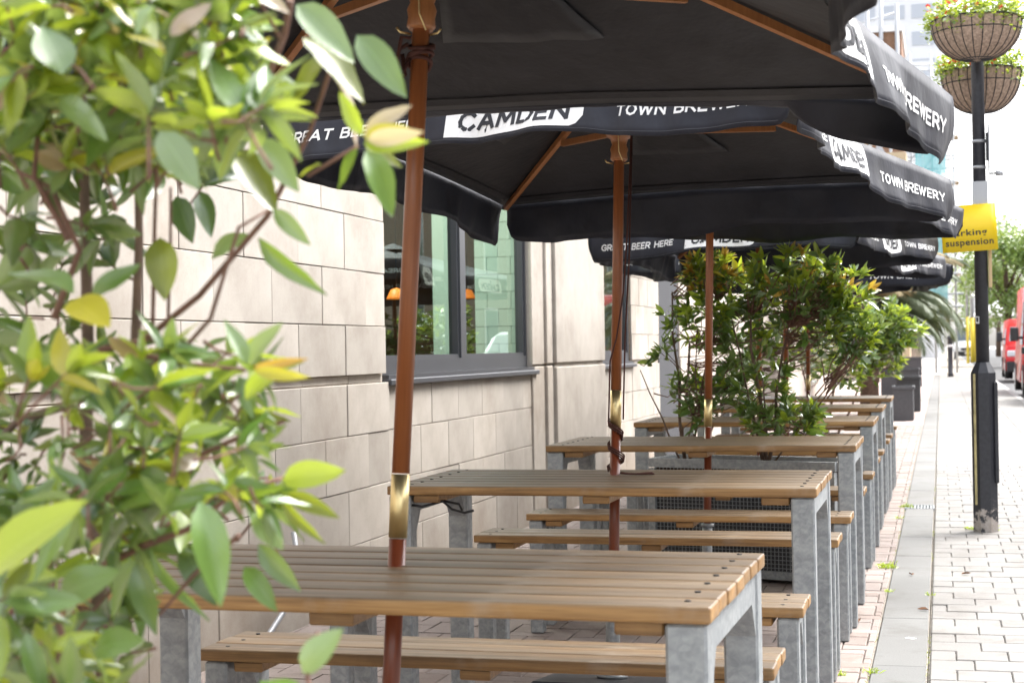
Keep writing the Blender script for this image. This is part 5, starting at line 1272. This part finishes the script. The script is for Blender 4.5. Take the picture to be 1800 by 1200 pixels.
def tower(label, cx, y, w, h, mat, floors):
    t = thing('tower_block', label, 'building', (cx, y, 0))
    obj('wall', boxm(-w/2, w/2, 0, w, 0, h), mat, t)
    wm = bm_mesh('window', boxm(-.5, .5, -.08, .0, -.0, 1), SCREEN_P); fh = h/floors
    for f in range(2, floors):
        for k in range(4): inst('window', wm, t, (-w/2+w*(k+.5)/4, -.01, f*fh+fh*.25), (0, 0, 0), (w*.19, 1, fh*.5))
        obj('balcony', boxm(w/2-.0, w/2+1.2, .5, w*.8, f*fh, f*fh+fh*.35), WHT, t)
    return t
SCREEN_P = plain('pale_window', (.42, .45, .5), .5); PALE = plain('pale_concrete', (.66, .67, .69), .85, var=.06, scale=.3)
tower('tall pale concrete tower block in the hazy distance', -6.2, 190, 13, 62, PALE, 20)
tower('lower pale concrete block with stepped balconies left of the baskets', -1.9, 130, 3.4, 23, PALE, 9)
# street furniture far: yellow-sleeved scaffold posts
for i, (px, w, lab) in enumerate(((1701, .07, 'thin yellow-sleeved pole on the far pavement'), (1709, .10, 'left thick yellow-sleeved pole next to the lamp post'), (1714, .10, 'right thick yellow-sleeved pole next to the lamp post'))):
    p = at(px, 630, z=0) if i else at(px, 625, z=0); Y = 95+i*3
    p = at(px, 600, Y=Y); t = thing('sleeved_pole', lab, 'pole', (p.x, Y, 0)); bm = bmesh.new(); tube(bm, [(0, 0, 0), (0, 0, 2.6)], w*1.1, 10); obj('yellow_sleeve', bm, YTUBE, t)
    bm = bmesh.new(); tube(bm, [(0, 0, 2.6), (0, 0, 6)], w, 8); obj('tube', bm, TUBE, t)
# trees far right
CROWN = [mat_leaf('far_leaf_a', (.07, .15, .03), (.14, .25, .05), (.13, .22, .05), .35, .5), mat_leaf('far_leaf_b', (.13, .22, .05), (.22, .33, .09), (.18, .28, .07), .4, .5)]
def tree(label, loc, h, cr, seed):
    t = thing('street_tree', label, 'tree', loc, group='trees at the end of the street'); r_ = random.Random(seed)
    bm = bmesh.new(); tube(bm, [(0, 0, 0), (.05, 0, h*.3), (-.05, .1, h*.6), (0, 0, h*.85)], [.22, .17, .11, .04], 8)
    blobs = []
    for i in range(16):
        a = r_.uniform(0, 6.3); rr_ = cr*r_.uniform(.15, .75); z = h*r_.uniform(.38, .9); c = Vector((rr_*math.cos(a), rr_*math.sin(a), z)); blobs.append((c, cr*r_.uniform(.25, .42)))
        tube(bm, [(0, 0, z*.6), Vector((0, 0, z*.6)).lerp(c, .5)+Vector((0, 0, .1)), c], [.06, .04, .015], 5)
    obj('trunk', bm, STEM, t)
    verts, faces, mats = [], [], []
    for c, rd_ in blobs:
        for i in range(480):
            d = Vector((r_.gauss(0, 1), r_.gauss(0, 1), r_.gauss(0, 1))).normalized(); b = c + d*rd_*r_.uniform(.45, 1.1); e = Vector((r_.gauss(0, 1), r_.gauss(0, 1), r_.gauss(0, .6))).normalized()
            L = .17*r_.uniform(.6, 1.3); s = e.cross(d).normalized()*L*.4; k = len(verts); verts += [b, b+e*L*.5+s, b+e*L, b+e*L*.5-s]; faces.append((k, k+1, k+2, k+3)); mats.append(int(r_.random() < .5))
    me = bpy.data.meshes.new('crown'); me.from_pydata(verts, [], faces); me.materials.append(CROWN[0]); me.materials.append(CROWN[1]); me.polygons.foreach_set('material_index', mats); me.uv_layers.new()
    link(bpy.data.objects.new('crown', me), t)
tree('pale green street tree right of the lamp post above the vans', (3.2, 84, 0), 7.4, 2.6, 3)
tree('farther rounded street tree behind the red car', (2.6, 112, 0), 7.0, 3.0, 5)
tree('street tree over the road at the right picture edge', (5.6, 88, 0), 7.6, 3.0, 7)
tree('small street tree behind the white canopy, far down the road', (4.4, 135, 0), 9.0, 4.0, 9)
# white market canopy behind the red car
cn = thing('white_canopy', 'white canopy roof behind the red car', 'canopy', (3.3, 100, 0))
bm = bmesh.new(); lathe(bm, [(1.7, 2.6), (1.65, 2.75), (.05, 3.6)], 4 * 6); obj('roof', bm, WHT, cn)
for sx in (-1, 1):
    bm = bmesh.new(); tube(bm, [(sx*1.2, 0, 0), (sx*1.2, 0, 2.6)], .04, 8); obj('leg', bm, TUBE, cn)
